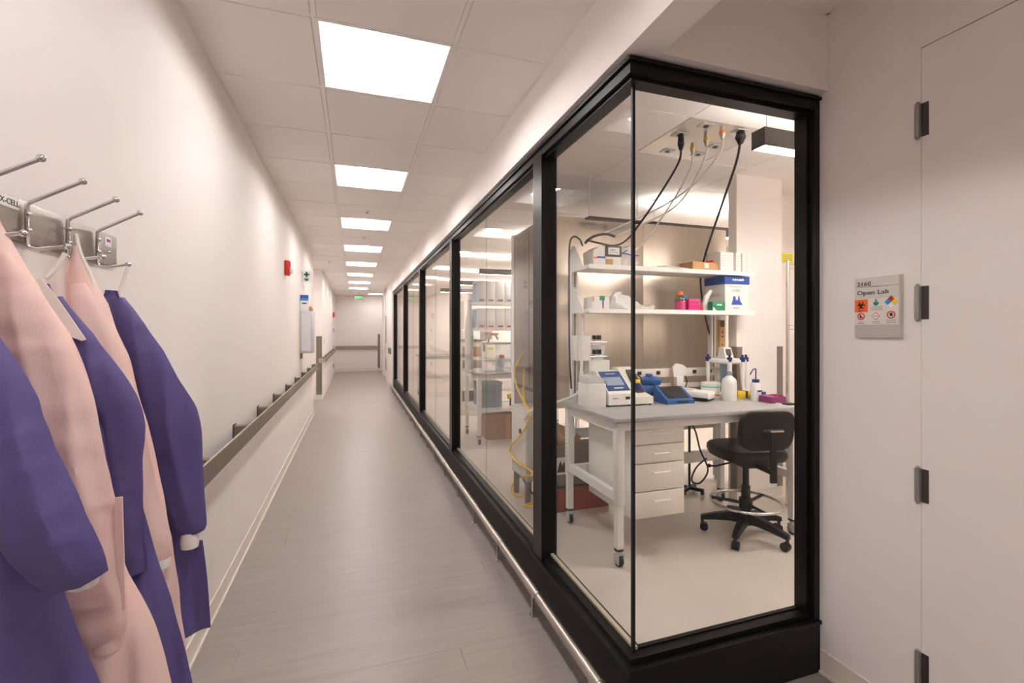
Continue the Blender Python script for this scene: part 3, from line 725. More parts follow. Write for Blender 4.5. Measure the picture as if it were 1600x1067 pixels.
# --- middle purple gown
g = thing('isolation_gown', 'purple gown with white collar binding hung between the pink gowns', 'gown', (-.55, 1.286, .4), 'gowns on the coat rack')
cloth([(1.565, -.650, -.628, 1.286, .008), (1.50, XI, -.594, 1.286, .03), (1.44, XI, -.560, 1.286, .04), (1.30, XI, -.50, 1.286, .048), (1.17, XI, -.475, 1.284, .052), (1.0, XI, -.444, 1.284, .056), (.84, XI, -.40, 1.282, .058), (.62, XI, -.355, 1.28, .06), (.45, XI, -.345, 1.28, .06)], 3.3, 3, .010).build('body', 'gown_purple', g)
tube_cloth([(-.612, 1.272, 1.53, .012, .012), (-.566, 1.266, 1.43, .030, .026), (-.522, 1.260, 1.345, .040, .032), (-.486, 1.256, 1.265, .038, .034), (-.482, 1.254, 1.17, .034, .034), (-.478, 1.254, 1.08, .032, .032), (-.470, 1.256, .98, .030, .028), (-.466, 1.262, .92, .024, .018)], 4.4).build('sleeve', 'gown_purple', g)
MB().tube([(-.600, 1.285, 1.632), (-.612, 1.28, 1.60), (-.627, 1.272, 1.575)], .005, 8, smooth_path=5).build('neck_tie', 'gown_trim', g)
cb = [(-.640, 1.545), (-.634, 1.566), (-.622, 1.572), (-.600, 1.54), (-.572, 1.49), (-.546, 1.443), (-.553, 1.440), (-.585, 1.455), (-.61, 1.49), (-.628, 1.55)]
MB().prism(cb, 'y', 1.245, 1.2475).build('collar', 'gown_trim', g)
# --- near pink gown
g = thing('isolation_gown', 'large pale pink gown behind the nearest purple gown', 'gown', (-.55, 1.14, .35), 'gowns on the coat rack')
cloth([(1.685, -.655, -.636, 1.14, .010), (1.61, -.668, -.604, 1.14, .026), (1.55, XI, -.572, 1.14, .036), (1.45, XI, -.522, 1.14, .045), (1.33, XI, -.485, 1.138, .05), (1.15, XI, -.465, 1.136, .055), (.98, XI, -.43, 1.134, .058), (.85, XI, -.378, 1.132, .06), (.72, XI, -.352, 1.13, .06), (.45, XI, -.345, 1.13, .06)], 4.7, 3, .008).build('body', 'gown_pink', g)
sl = tube_cloth([(-.616, 1.112, 1.60, .014, .012), (-.580, 1.104, 1.49, .042, .03), (-.540, 1.098, 1.345, .062, .036), (-.512, 1.092, 1.21, .064, .038), (-.488, 1.088, 1.09, .062, .04), (-.476, 1.088, .98, .058, .04), (-.466, 1.09, .905, .050, .036), (-.460, 1.094, .872, .040, .026)], 5.9).build('sleeve', 'gown_pink', g)
MB().lathe(-.452, 1.10, [(.012, .850), (.022, .849), (.024, .862), (.020, .88)], 20).build('cuff', 'gown_pink', sl)
strip([(-.424, 1.082, 1.145), (-.421, 1.080, 1.05), (-.419, 1.082, .93)], .012).build('tie', 'gown_pink', g)
# --- nearest purple gown
g = thing('isolation_gown', 'nearest purple gown with a bulging folded sleeve', 'gown', (-.55, .995, .3), 'gowns on the coat rack')
cloth([(1.60, -.655, -.635, .995, .010), (1.52, -.67, -.588, .995, .03), (1.44, XI, -.545, .995, .045), (1.33, XI, -.505, .993, .05), (1.166, XI, -.492, .992, .054), (1.04, XI, -.468, .990, .058), (.93, XI, -.437, .988, .06), (.85, XI, -.41, .987, .06), (.70, XI, -.385, .985, .06), (.40, XI, -.37, .985, .06)], 6.1, 3, .010).build('body', 'gown_purple', g)
sl = tube_cloth([(-.610, .965, 1.54, .016, .014), (-.572, .955, 1.43, .045, .034), (-.535, .945, 1.335, .060, .044), (-.508, .938, 1.285, .050, .048), (-.490, .932, 1.22, .058, .052), (-.462, .928, 1.15, .056, .052), (-.434, .930, 1.09, .050, .044), (-.420, .934, 1.055, .042, .034)], 7.7, crease=.009).build('sleeve', 'gown_purple', g)
MB().lathe(-.418, .944, [(.012, 1.048), (.020, 1.047), (.021, 1.055), (.018, 1.070)], 20).build('cuff', 'cuff_knit', sl)

# ================================================================= LAB: SERVICE PANEL, PENDANTS, CORDS
t = thing('service_panel', 'steel ceiling service panel with outlets and gas couplings above the bench', 'service panel', (2.52, 2.70, HC))
px0, px1, py0, py1 = lx[1]+.012, 2.60-.012, ly0+.61+.012, ly0+1.22-.012
B(px0, px1, py0, py1, HC-.001, HC+.006).build('plate', 'panel_steel', t)
for (x, y) in ((2.20, 2.91), (2.095, 2.64), (2.165, 2.47), (2.475, 2.73), (2.44, 2.47), (2.46, 2.89)):
    r = B(x-.045, x+.045, y-.035, y+.035, HC-.006, HC-.001).build('outlet_plate', 'ltgrey', t)
    MB().cyl(x, y, HC-.010, HC-.006, .018, 14).build('socket', 'dark', r)
def cord(label, pts, r, m, plug=None, sub=6, cat='cord'):
    t = thing('cord', label, cat, pts[0])
    MB().tube(pts, r, 8, smooth_path=sub).build('cable', m, t)
    if plug:
        x, y, z = pts[0]; col, body, r1, hh = plug
        MB().lathe(x, y, [(0, z-.02), (r1*.55, z-.02), (r1, z+.01), (r1, z+hh*.55), (r1*.8, z+hh), (0, z+hh)], 14).build('plug', body, t)
        MB().lathe(x, y, [(r1*1.12, z+.015), (r1*1.12, z+.028), (r1*1.12, z+.03)], 14).build('band', col, t)
    return t
cord('black power cord with two-part plug dropping from the ceiling panel to the shelf', [(2.093, 2.624, 2.705), (2.132, 2.700, 2.628), (2.063, 2.820, 2.432), (2.007, 2.950, 2.275), (1.953, 3.060, 2.155), (1.880, 3.120, 2.115), (1.780, 3.150, 2.130), (1.680, 3.200, 2.160)], .0075, 'cable_black', ('dark', 'black_plastic', .020, .095))
cord('white air hose with low yellow coupling under the ceiling panel', [(2.254, 2.700, 2.725), (2.276, 2.750, 2.629), (2.274, 2.880, 2.492), (2.282, 3.120, 2.329), (2.193, 3.250, 2.149), (1.980, 3.290, 2.050)], .0065, 'cable_white', ('yellow', 'steel_sat', .017, .06))
cord('white air hose with tall yellow coupling under the ceiling panel', [(2.242, 2.552, 2.725), (2.274, 2.600, 2.654), (2.311, 2.820, 2.479), (2.281, 3.000, 2.380), (2.126, 3.150, 2.293), (1.980, 3.240, 2.221)], .0065, 'cable_white', ('yellow', 'steel_sat', .017, .075))
cord('white air hose with orange coupling under the ceiling panel', [(2.267, 2.436, 2.730), (2.312, 2.500, 2.665), (2.305, 2.680, 2.537), (2.262, 2.900, 2.449), (2.150, 3.100, 2.369), (1.843, 3.250, 2.224)], .0065, 'cable_white', ('orange', 'steel_sat', .018, .06))
cord('thick black power cord dropping from the right of the ceiling panel to the bench', [(2.425, 2.446, 2.725), (2.489, 2.550, 2.618), (2.647, 2.850, 2.422), (2.857, 3.260, 2.135), (2.840, 3.305, 1.900), (2.900, 3.305, 1.560), (3.000, 3.300, 1.250)], .0085, 'cable_black', ('dark', 'black_plastic', .030, .06))
pend = None
pl = ['nearest pendant light, dark box with glowing underside at the upper right of the glass', 'dark linear pendant light hanging just behind the tall steel cabinet', 'third dark linear pendant light back into the lab',
      'dark linear pendant light above the white cartons of the second bench', 'fifth dark linear pendant light back into the lab', 'farthest dark linear pendant light in the lab']
for i, y in enumerate((1.955, 4.0, 5.98, 7.96, 9.96, 11.9)):
    zb2 = 2.47; xa, xb = 2.105, 4.6
    if pend is None:
        t = thing('pendant_light', pl[i], 'pendant light', (xa, y, zb2), 'linear pendant lights in the lab'); pend = t
        B(xa, xb, y, y+.004, zb2, zb2+.10).box(xa, xb, y+.086, y+.09, zb2, zb2+.10).box(xa, xa+.004, y+.004, y+.086, zb2, zb2+.10).box(xb-.004, xb, y+.004, y+.086, zb2, zb2+.10).build('housing', 'bezel', t)
        B(xa+.004, xb-.004, y+.004, y+.086, zb2+.003, zb2+.008).build('lens', 'lab_lens', t)
        B(xa+.004, xb-.004, y+.004, y+.086, zb2+.09, zb2+.095).build('upper_lens', 'lab_uplens', t)
        for x in (xa+.06, (xa+xb)/2, xb-.06):
            w = MB().tube([(x, y+.045, zb2+.095), (x, y+.045, HC)], .0025, 6).build('hanger_wire', 'steel_sat', t)
            MB().cyl(x, y+.045, HC-.012, HC, .025, 14).build('canopy', 'white_gloss', w)
    else:
        t = copy_tree(pend); t.location = (xa+(.735 if i == 1 else 0), y, zb2); t['label'] = pl[i]

t = thing('indirect_pendant', 'thin dark hanging light plate above the back of the steel cabinet', 'pendant light', (2.15, 3.6, 2.43))
B(1.90, 2.43, 3.56, 3.64, 2.432, 2.446).build('plate', 'bezel', t)
rd = MB().tube([(1.92, 3.60, 2.446), (1.92, 3.60, HC)], .004, 8).build('rod', 'white_gloss', t); MB().cyl(1.92, 3.60, HC-.015, HC, .03, 16).build('canopy', 'white_gloss', rd)
rd = MB().tube([(2.40, 3.60, 2.446), (2.40, 3.60, HC)], .004, 8).build('rod', 'white_gloss', t); MB().cyl(2.40, 3.60, HC-.015, HC, .03, 16).build('canopy', 'white_gloss', rd)
# ================================================================= LAB BENCHES
def caster(p, x, y, parent, h_=.10, m='ltgrey', face=0):
    r = .036
    c = MB().tube([(x-.013, y, r), (x+.013, y, r)], r, 18).build('caster', 'black_plastic', parent)
    MB().cyl(x, y, .072, h_, .022, 14).box(x-.022, x-.017, y-.03, y+.025, .02, .078).box(x+.017, x+.022, y-.03, y+.025, .02, .078).build('caster_fork', m, c)
    MB().cyl(x, y, h_, h_+.012, .03, 14).build('caster_collar', 'dark', c)
    MB().tube([(x-.024, y, r), (x+.024, y, r)], .011, 10).build('axle', 'steel_sat', c)
def bench(label, x0, x1, y0, y1, zt, shelves, zup, panel=True, group='mobile lab benches'):
    t = thing('lab_bench', label, 'lab bench', ((x0+x1)/2, (y0+y1)/2, 0), group)
    B(x0, x1, y0, y1, zt-.028, zt, bev=.004).build('worktop', 'benchtop', t)
    lg = .055; fx0, fx1, fy0, fy1 = x0+.035, x1-.035, y0+.045, y1-.05
    for x in (fx0, fx1-lg):
        for y in (fy0, fy1-lg):
            l = B(x, x+lg, y, y+lg, .38, zt-.028, bev=.004).box(x+.006, x+lg-.006, y+.006, y+lg-.006, .112, .39).build('leg', 'benchwhite', t)
            for q in range(9):
                z = .48+q*.032
                B(x-.0008, x+.0015, y+lg/2-.004, y+lg/2+.004, z-.004, z+.004).build('adjust_hole', 'dark', l) if (y > y0+.3 and x < x0+.3) else None
            caster('caster', x+lg/2, y+lg/2, t)
    for x in (fx0+.008, fx1-lg+.008):
        B(x, x+.04, fy0+lg, fy1-lg, zt-.10, zt-.032).build('end_rail', 'benchwhite', t)
        B(x, x+.04, fy0+lg, fy1-lg, .40, .455).build('stretcher', 'benchwhite', t)
    B(fx0+lg, fx1-lg, fy0+.006, fy0+.046, zt-.085, zt-.03).build('front_rail', 'benchwhite', t)
    B(fx0+lg, fx1-lg, fy1-.046, fy1-.006, zt-.085, zt-.03).build('rear_rail', 'benchwhite', t)
    B(fx0+lg, fx1-lg, fy1-.046, fy1-.006, .36, .44).build('rear_stretcher', 'benchwhite', t)
    for x in (x0+.10, x1-.13):
        up = B(x, x+.045, y1-.045, y1, zt, zup).build('upright', 'benchwhite', t)
        B(x+.016, x+.029, y1-.0475, y1-.045, zt+.05, zup-.03).build('slot_channel', 'guard', up)
    for (zs, sy0_) in shelves:
        s = B(x0+.10, x1+.06, sy0_, y1-.05, zs-.025, zs, bev=.002).build('shelf', 'benchwhite', t)
        B(x0+.10, x1+.06, sy0_-.004, sy0_, zs-.03, zs+.003).build('shelf_lip', 'white', s)
        for x in (x0+.094, x1-.12):
            MB().prism([(y1-.045, zs+.17), (y1-.10, zs+.17), (y1-.22, zs+.01), (y1-.27, zs-.028), (y1-.045, zs-.028)], 'x', x, x+.006).build('shelf_bracket', 'device_white', s)
    return t
bt = bench('white mobile lab bench with shelves just behind the glass corner', 1.50, 3.06, 2.47, 3.32, .93, [(1.945, 3.0), (1.625, 3.0)], 2.10)
# raceway with outlets along the rear of the worktop
rw = B(1.66, 3.0, 3.24, 3.29, 1.085, 1.155, bev=.004).build('raceway', 'cabwhite', bt)
for x in (1.80, 2.18, 2.36, 2.54, 2.72, 2.88):
    B(x-.018, x+.018, 3.237, 3.2405, 1.108, 1.138).build('socket', 'dark', rw)
B(1.66, 3.0, 3.25, 3.285, .99, 1.03, bev=.004).build('rear_bar', 'cabwhite', bt)
B(1.66, 3.0, 3.26, 3.28, .94, .985).build('rear_bar', 'guard', bt)
# gas valves on the left upright
vb = B(1.585, 1.70, 3.16, 3.25, 1.24, 1.43, bev=.003).build('valve_box', 'benchwhite', bt)
for z in (1.41, 1.30):
    for dx in (0, .04): MB().cyl(1.735+dx, 3.17, z-.012, z+.022, .017, 12).build('valve_knob', 'black_plastic', vb)
    MB().tube([(1.70, 3.17, z-.03), (1.80, 3.17, z-.03), (1.85, 3.17, z-.03)], [.010, .010, .004], 10).build('valve_spout', 'chrome', vb)
MB().tube([(1.655, 3.20, 1.58), (1.64, 3.17, 1.56), (1.62, 3.14, 1.42), (1.60, 3.12, 1.2), (1.57, 3.10, 1.02), (1.45, 3.18, .94), (1.30, 3.30, .88), (1.25, 3.4, .78)], .011, 8, smooth_path=6).build('vacuum_hose', 'cable_white', bt)
cord('black cable looping over the left upright of the front bench', [(1.585, 3.26, 1.02), (1.57, 3.26, 1.3), (1.565, 3.26, 1.8), (1.57, 3.26, 2.12), (1.60, 3.25, 2.19), (1.645, 3.24, 2.17), (1.66, 3.22, 2.12)], .007, 'cable_black')
cord('black cable bundle arching over the carton on the upper shelf', [(1.66, 3.18, 2.13), (1.72, 3.16, 2.18), (1.82, 3.15, 2.205), (1.90, 3.15, 2.19)], .010, 'cable_black')
# drawer unit hung under the bench
t = thing('drawer_unit', 'white four-drawer unit hung under the front bench', 'drawer unit', (1.87, 2.85, .27))
ux0, ux1, uy0, uy1 = 1.665, 2.065, 2.535, 3.13; uz0, uz1 = .27, .875
B(ux0, ux1, uy0+.02, uy1, uz0, uz1, bev=.003).build('body', 'benchwhite', t)
zs = [(.742, .868), (.622, .738), (.444, .618), (.274, .440)]
for a, b2 in zs:
    dr = B(ux0+.004, ux1-.018, uy0, uy0+.019, a+.002, b2-.002, bev=.002).build('drawer', 'cabwhite', t)
    xm = (ux0+ux1)/2-.005; zm = b2-.055 if b2-a > .13 else (a+b2)/2+.005
    MB().tube([(xm-.062, uy0, zm), (xm-.062, uy0-.024, zm), (xm+.062, uy0-.024, zm), (xm+.062, uy0, zm)], .0048, 8).build('handle', 'white', dr)
MB().cyl(0, 0, 0, .004, .009, 14).xf(Matrix.Translation((ux0+.02, uy0-.001, .888)) @ Matrix.Rotation(PI/2, 4, 'X')).build('lock', 'steel_sat', t)

# ---- worktop items
Z = .93
def leanbox(pts_yz, x0, x1): return MB().prism(pts_yz, 'x', x0, x1)
t = thing('instrument_carton', 'plain white square box left of the blue-panelled instrument', 'box', (1.60, 2.97, Z))
B(1.535, 1.672, 2.885, 3.05, Z, Z+.165, bev=.004).build('body', 'device_white', t)
MB().prism([(1.535, Z+.165), (1.672, Z+.165), (1.66, Z+.20), (1.60, Z+.225), (1.545, Z+.21)], 'y', 2.90, 3.04).build('lid', 'ltgrey', t)
t = thing('gel_imager', 'white bench instrument with slanted blue control panel', 'lab instrument', (1.80, 3.0, Z))
leanbox([(2.88, Z+.012), (3.14, Z+.012), (3.14, Z+.235), (3.06, Z+.235), (2.895, Z+.105), (2.88, Z+.09)], 1.69, 1.885).build('body', 'device_white', t)
n_ = Vector((0, -.13, .165)).normalized()
def slant(name, x0, x1, u0, u1, m, off, par):
    a = Vector((0, 2.895, Z+.105)); b2 = Vector((0, 3.06, Z+.235)); nn = Vector((0, -(b2-a).z, (b2-a).y)).normalized()
    p, q = a+(b2-a)*u0, a+(b2-a)*u1
    return leanbox([tuple((p+nn*off)[1:]), tuple((q+nn*off)[1:]), tuple((q-nn*.002)[1:]), tuple((p-nn*.002)[1:])], x0, x1).build(name, m, par)
sp = slant('control_panel', 1.70, 1.877, .03, .98, 'screen_blue', .003, t)
slant('display', 1.715, 1.855, .28, .68, 'screen_grey', .0045, sp); slant('buttons', 1.755, 1.83, .12, .18, 'ltgrey', .0045, sp)
slant('status_strip', 1.75, 1.83, .82, .88, 'screen_grey', .0045, sp)
B(1.825, 1.86, 2.8765, 2.88, Z+.05, Z+.068).build('port', 'dark', t); B(1.72, 1.765, 2.8775, 2.88, Z+.055, Z+.062).build('nameplate', 'ink_grey', t)
for x in (1.705, 1.87): MB().cyl(x, 2.90, Z, Z+.012, .01, 10).build('foot', 'dark', t)
t = thing('storage_bin', 'translucent white plastic bin with raised lid behind the blue-panelled instrument', 'plastic bin', (1.70, 3.17, Z))
MB().prism([(1.685, Z+.31), (1.865, Z+.31), (1.855, Z), (1.695, Z)], 'y', 3.165, 3.235).build('bin', 'milky', t)
MB().prism([(1.69, Z+.31), (1.84, Z+.31), (1.86, Z+.425), (1.72, Z+.425)], 'y', 3.222, 3.227).build('lid', 'milky', t)
t = thing('heat_block', 'cream bench instrument with blue and yellow latch right of the glass edge', 'lab instrument', (1.98, 3.0, Z))
leanbox([(2.87, Z+.012), (3.20, Z+.012), (3.20, Z+.255), (3.13, Z+.255), (2.97, Z+.08), (2.87, Z+.06)], 1.905, 2.05).build('body', 'device_cream', t)
leanbox([(2.965, Z+.081), (3.10, Z+.228), (3.10, Z+.24), (2.955, Z+.09)], 1.965, 2.035).build('bay', 'dark', t)
MB().tube([(2.0, 2.955, Z+.10), (2.0, 3.02, Z+.145)], .024, 12).build('latch_knob', 'navy', t)
B(1.985, 2.02, 2.985, 3.01, Z+.145, Z+.172, bev=.004).build('latch_cap', 'yellow', t)
for x in (1.92, 2.035): MB().cyl(x, 2.89, Z, Z+.012, .01, 10).build('foot', 'dark', t)
t = thing('touchscreen_meter', 'blue wedge-shaped device with dark touchscreen in the middle of the bench', 'lab instrument', (2.25, 2.92, Z))
leanbox([(2.84, Z), (3.02, Z), (3.02, Z+.105), (2.985, Z+.113), (2.855, Z+.032), (2.84, Z+.028)], 2.15, 2.385).build('body', 'bright_blue', t)
a_ = Vector((0, 2.868, Z+.040)); b_ = Vector((0, 2.982, Z+.111)); nn = Vector((0, -.071, .114)).normalized()
leanbox([tuple((a_+nn*.004)[1:]), tuple((b_+nn*.004)[1:]), tuple((b_-nn*.002)[1:]), tuple((a_-nn*.002)[1:])], 2.175, 2.36).build('screen', 'screen', t)
B(2.23, 2.33, 2.837, 2.84, Z+.008, Z+.022).build('front_port', 'dark', t)
t = thing('microcentrifuge', 'blue bench mixer with rounded lid behind the touchscreen device', 'lab instrument', (2.17, 3.14, Z))
B(2.06, 2.24, 3.05, 3.22, Z, Z+.115, bev=.012).build('body', 'device_blue', t)
MB().lathe(2.21, 3.13, [(.075, Z+.115), (.082, Z+.13), (.08, Z+.155), (.055, Z+.175), (.0, Z+.182)], 20).build('lid', 'bright_blue', t)
B(2.17, 2.22, 3.11, 3.15, Z+.175, Z+.20, bev=.01).build('lid_knob', 'device_blue', t)
tag(B(2.28, 2.47, 3.13, 3.22, Z, Z+.075, bev=.006).build('tube_rack', 'coral'), 'orange-red tube rack behind the touchscreen device', 'tube rack')
t = thing('label_printer', 'white flat handheld device with black side band beside the round tub', 'lab instrument', (2.5, 2.98, Z))
mtx = Matrix.Translation((2.515, 3.0, Z)) @ Matrix.Rotation(math.radians(28), 4, 'Z')
MB().box(-.075, .075, -.14, .14, .012, .075, bev=.02).xf(mtx).build('body', 'device_white', t)
MB().box(-.079, .079, -.135, .135, .004, .03, bev=.012).xf(mtx).build('band', 'black_plastic', t)
MB().box(-.05, .05, .0, .11, .074, .082, bev=.003).xf(mtx).build('keypad', 'ltgrey', t)
t = thing('sample_dish', 'clear plastic scoop standing behind the white handheld device', 'lab ware', (2.52, 3.2, Z))
MB().prism([(2.47, Z+.16), (2.58, Z+.16), (2.60, Z+.23), (2.565, Z+.255), (2.50, Z+.27), (2.465, Z+.24)], 'y', 3.185, 3.205).build('blade', 'milky', t)
B(2.49, 2.56, 3.17, 3.22, Z, Z+.16, bev=.006).build('stem', 'milky', t)
t = thing('wipe_tub', 'round white tub with mint and coral bands on the bench', 'tub', (2.69, 3.02, Z))
MB().lathe(2.69, 3.02, [(0, Z), (.068, Z), (.07, Z+.01), (.072, Z+.10), (0, Z+.10)], 28).build('tub', 'white', t)
MB().lathe(2.69, 3.02, [(.074, Z+.10), (.075, Z+.112), (.073, Z+.125), (.05, Z+.13), (0, Z+.13)], 28).build('lid', 'milky', t)
MB().lathe(2.69, 3.02, [(.0725, Z+.088), (.0732, Z+.10)], 28).build('green_band', 'mint', t)
MB().lathe(2.69, 3.02, [(.0708, Z+.025), (.0712, Z+.036)], 28).build('red_band', 'coral', t)
t = thing('spray_bottle', 'white round bottle with teal cap in front of the pipettes', 'bottle', (2.735, 2.87, Z))
MB().lathe(2.735, 2.87, [(0, Z), (.052, Z), (.055, Z+.01), (.055, Z+.13), (.048, Z+.165), (.02, Z+.19), (.018, Z+.205), (0, Z+.205)], 24).build('bottle', 'milky', t)
MB().cyl(2.735, 2.87, Z+.20, Z+.225, .024, 16).build('cap', 'teal_grey', t)
t = thing('pipette_stand', 'white carousel stand holding pipettes at the back of the bench', 'pipette stand', (2.90, 3.08, Z))
MB().cyl(2.90, 3.08, Z, Z+.02, .07, 24).build('base', 'device_white', t)
MB().cyl(2.90, 3.08, Z+.02, Z+.29, .02, 14).build('post', 'ltgrey', t)
MB().box(2.855, 2.92, 3.06, 3.10, Z+.05, Z+.27, bev=.008).build('column', 'blue_panel', t)
MB().lathe(2.90, 3.08, [(.02, Z+.27), (.14, Z+.272), (.16, Z+.285), (.16, Z+.305), (.14, Z+.308), (.02, Z+.31)], 28).build('carousel', 'device_white', t)
MB().prism([(3.035, Z+.27), (3.075, Z+.27), (3.082, Z+.19), (3.068, Z+.165), (3.05, Z+.19)], 'y', 3.06, 3.075).build('hook_arm', 'device_white', t)
pp = None
for i, (x, y) in enumerate(((2.748, 3.11), (2.825, 2.96), (2.92, 2.925), (2.985, 2.955))):
    lb = ['white pipette with blue plunger at the left of the stand', 'white pipette second from the left on the stand', 'white pipette third from the left on the stand', 'white pipette at the right front of the stand'][i]
    if pp is None:
        p = thing('pipette', lb, 'pipette', (x, y, Z+.31), 'pipettes on the stand'); pp = p
        MB().lathe(x, y, [(.004, Z+.075), (.009, Z+.09), (.011, Z+.12), (.016, Z+.20), (.019, Z+.27), (.017, Z+.31), (0, Z+.31)], 14).build('shaft', 'device_white', p)
        MB().cyl(x, y, Z+.29, Z+.325, .021, 12).build('grip', 'navy', p)
        MB().cyl(x, y, Z+.325, Z+.345, .010, 10).build('plunger', 'navy', p)
    else:
        p = copy_tree(pp); p.location = (x, y, Z+.31); p['label'] = lb
t = thing('pipette_controller', 'white electronic pipette with tilted grey display on top of the stand', 'pipette', (2.90, 3.08, Z+.31))
MB().prism([(3.04, Z+.311), (3.13, Z+.311), (3.12, Z+.40), (3.07, Z+.40)], 'x', 2.865, 2.945).build('head', 'device_white', t)
MB().prism([(3.049, Z+.335), (3.065, Z+.385), (3.060, Z+.387), (3.044, Z+.337)], 'x', 2.88, 2.93).build('display', 'bezel', t)
t = thing('wash_bottle', 'clear wash bottle with blue cap and bent blue spout', 'bottle', (2.935, 2.81, Z))
MB().lathe(2.935, 2.81, [(0, Z), (.036, Z), (.038, Z+.008), (.038, Z+.12), (.033, Z+.135), (.022, Z+.14), (0, Z+.14)], 22).build('bottle', 'clear_plastic', t)
MB().cyl(2.935, 2.81, Z+.138, Z+.162, .026, 18).build('cap', 'navy', t)
MB().tube([(2.935, 2.81, Z+.16), (2.935, 2.81, Z+.235), (2.925, 2.81, Z+.243), (2.905, 2.81, Z+.235), (2.88, 2.81, Z+.20)], .0045, 8, smooth_path=3).build('spout', 'navy', t)
B(2.915, 2.955, 2.7705, 2.774, Z+.07, Z+.082).build('label_print', 'ink_dark', t)
t = thing('marker_box', 'yellow box with blue end lying behind the wash bottle', 'box', (3.0, 3.0, Z))
mtx = Matrix.Translation((2.99, 2.945, Z)) @ Matrix.Rotation(math.radians(-8), 4, 'Z')
MB().box(-.10, .06, -.025, .025, 0, .055, bev=.003).xf(mtx).build('body', 'yellow', t); MB().box(-.035, -.02, -.033, .033, -.0, .057).xf(mtx).build('band', 'navy', t)
t = thing('glove_pack', 'blue and yellow printed carton beside the wash bottle', 'box', (3.02, 2.92, Z))
mtx = Matrix.Translation((3.015, 2.865, Z)) @ Matrix.Rotation(math.radians(-6), 4, 'Z')
MB().box(-.03, .045, -.035, .035, 0, .06, bev=.003).xf(mtx).build('body', 'device_blue', t); MB().box(-.031, .0, -.0355, .0355, .005, .05).xf(mtx).build('panel', 'yellow', t)
t = thing('tube_block', 'purple plastic tube rack near the right end of the bench', 'tube rack', (2.99, 2.70, Z))
MB().prism([(2.64, Z), (2.76, Z), (2.755, Z+.05), (2.645, Z+.045)], 'x', 2.91, 3.05).build('block', 'purple_plastic', t)
for i in range(4):
    for j in range(3): MB().cyl(2.99+.014*i, 2.66+.03*j, Z+.045, Z+.056, .006, 8).build('tube_cap', 'hot_pink' if (i+j) % 4 == 0 else 'purple_plastic', t)
t = thing('mini_tablet', 'thin black pad lying at the right front of the bench', 'pad', (3.0, 2.58, Z))
B(2.96, 3.05, 2.54, 2.62, Z, Z+.008, bev=.002).build('pad', 'black_plastic', t); MB().cyl(2.93, 2.60, Z, Z+.008, .02, 16).build('disc', 'milky', t)
cord('black cord from the outlet strip to the cream instrument', [(2.06, 3.22, 1.14), (2.10, 3.18, 1.13), (2.15, 3.15, 1.09), (2.17, 3.02, 1.04), (2.13, 3.03, .96)], .005, 'cable_black')
cord('short black cord hanging from the fourth outlet', [(2.54, 3.235, 1.125), (2.58, 3.19, 1.10), (2.585, 3.17, 1.05), (2.56, 3.16, 1.0)], .005, 'cable_black')

# ---- upper shelf items
Z2 = 1.948
t = thing('instrument_carton', 'grey-white carton with black framed end label on the upper shelf', 'box', (1.78, 3.13, Z2))
MB().prism([(1.67, Z2), (1.90, Z2), (1.90, Z2+.145), (1.72, Z2+.145), (1.665, Z2+.11)], 'y', 3.06, 3.22).build('body', 'device_white', t)
f_ = B(1.765, 1.90, 3.052, 3.06, Z2+.07, Z2+.152, bev=.003).build('end_frame', 'bezel', t)
B(1.785, 1.88, 3.050, 3.053, Z2+.085, Z2+.137).build('end_label', 'paper', f_)
B(1.80, 1.845, 3.0495, 3.0505, Z2+.115, Z2+.122).box(1.80, 1.865, 3.0495, 3.0505, Z2+.10, Z2+.104).build('label_lines', 'ink_grey', f_)
B(1.70, 1.765, 3.0565, 3.06, Z2+.055, Z2+.068).build('blue_stripe', 'box_blue', t); B(1.672, 1.70, 3.0565, 3.06, Z2+.05, Z2+.062).build('orange_stripe', 'orange', t)
B(1.768, 1.83, 3.0565, 3.06, Z2+.004, Z2+.05).build('kraft_panel', 'cardboard', t)
t = thing('clear_bag', 'crumpled clear bag with blue drawstring on the upper shelf', 'bag', (2.02, 3.12, Z2))
def blob(tab, seed, n=24, amp=.012):
    rings = []
    for (x, y, z, a, b2) in tab:
        r = []
        for k in range(n):
            w = 2*PI*k/n; q = Vector((x+a*math.cos(w), y+b2*math.sin(w), z)); d = noise.noise(q*22+Vector((seed, 0, 0)))*amp*2
            r.append((q.x+d*math.cos(w), q.y+d*math.sin(w), max(tab[0][2], z+d*.8)))
        rings.append(r)
    return MB().loft(rings)
blob([(2.0, 3.13, Z2, .07, .06), (2.0, 3.13, Z2+.03, .078, .065), (1.99, 3.13, Z2+.08, .07, .055), (1.985, 3.12, Z2+.115, .05, .045), (1.98, 3.12, Z2+.15, .055, .035), (1.99, 3.12, Z2+.17, .03, .015)], 3).build('bag', 'bag_film', t)
MB().tube([(1.90, 3.05, Z2+.10), (1.94, 3.05, Z2+.095), (2.0, 3.045, Z2+.085), (2.05, 3.06, Z2+.09)], .005, 8, smooth_path=4).tube([(1.91, 3.05, Z2+.10), (1.95, 3.06, Z2+.125)], .004, 8).build('drawstring', 'ink_blue', t)
t = thing('paper_stack', 'loose papers lying in the middle of the upper shelf', 'papers', (2.35, 3.1, Z2))
for i in range(4):
    mtx = Matrix.Translation((2.27+.03*i, 3.09+.01*i, Z2+.004*i)) @ Matrix.Rotation(math.radians(8*i-10), 4, 'Z')
    MB().box(-.14, .14, -.09, .09, 0, .0035).xf(mtx).build('sheet', 'paper' if i != 2 else 'ltgrey', t)
t = thing('cardboard_box', 'open brown cardboard tray on the upper shelf', 'box', (2.66, 3.1, Z2))
cb = MB(); x0, x1, y0, y1, z0, z1 = 2.54, 2.80, 3.05, 3.20, Z2, Z2+.068
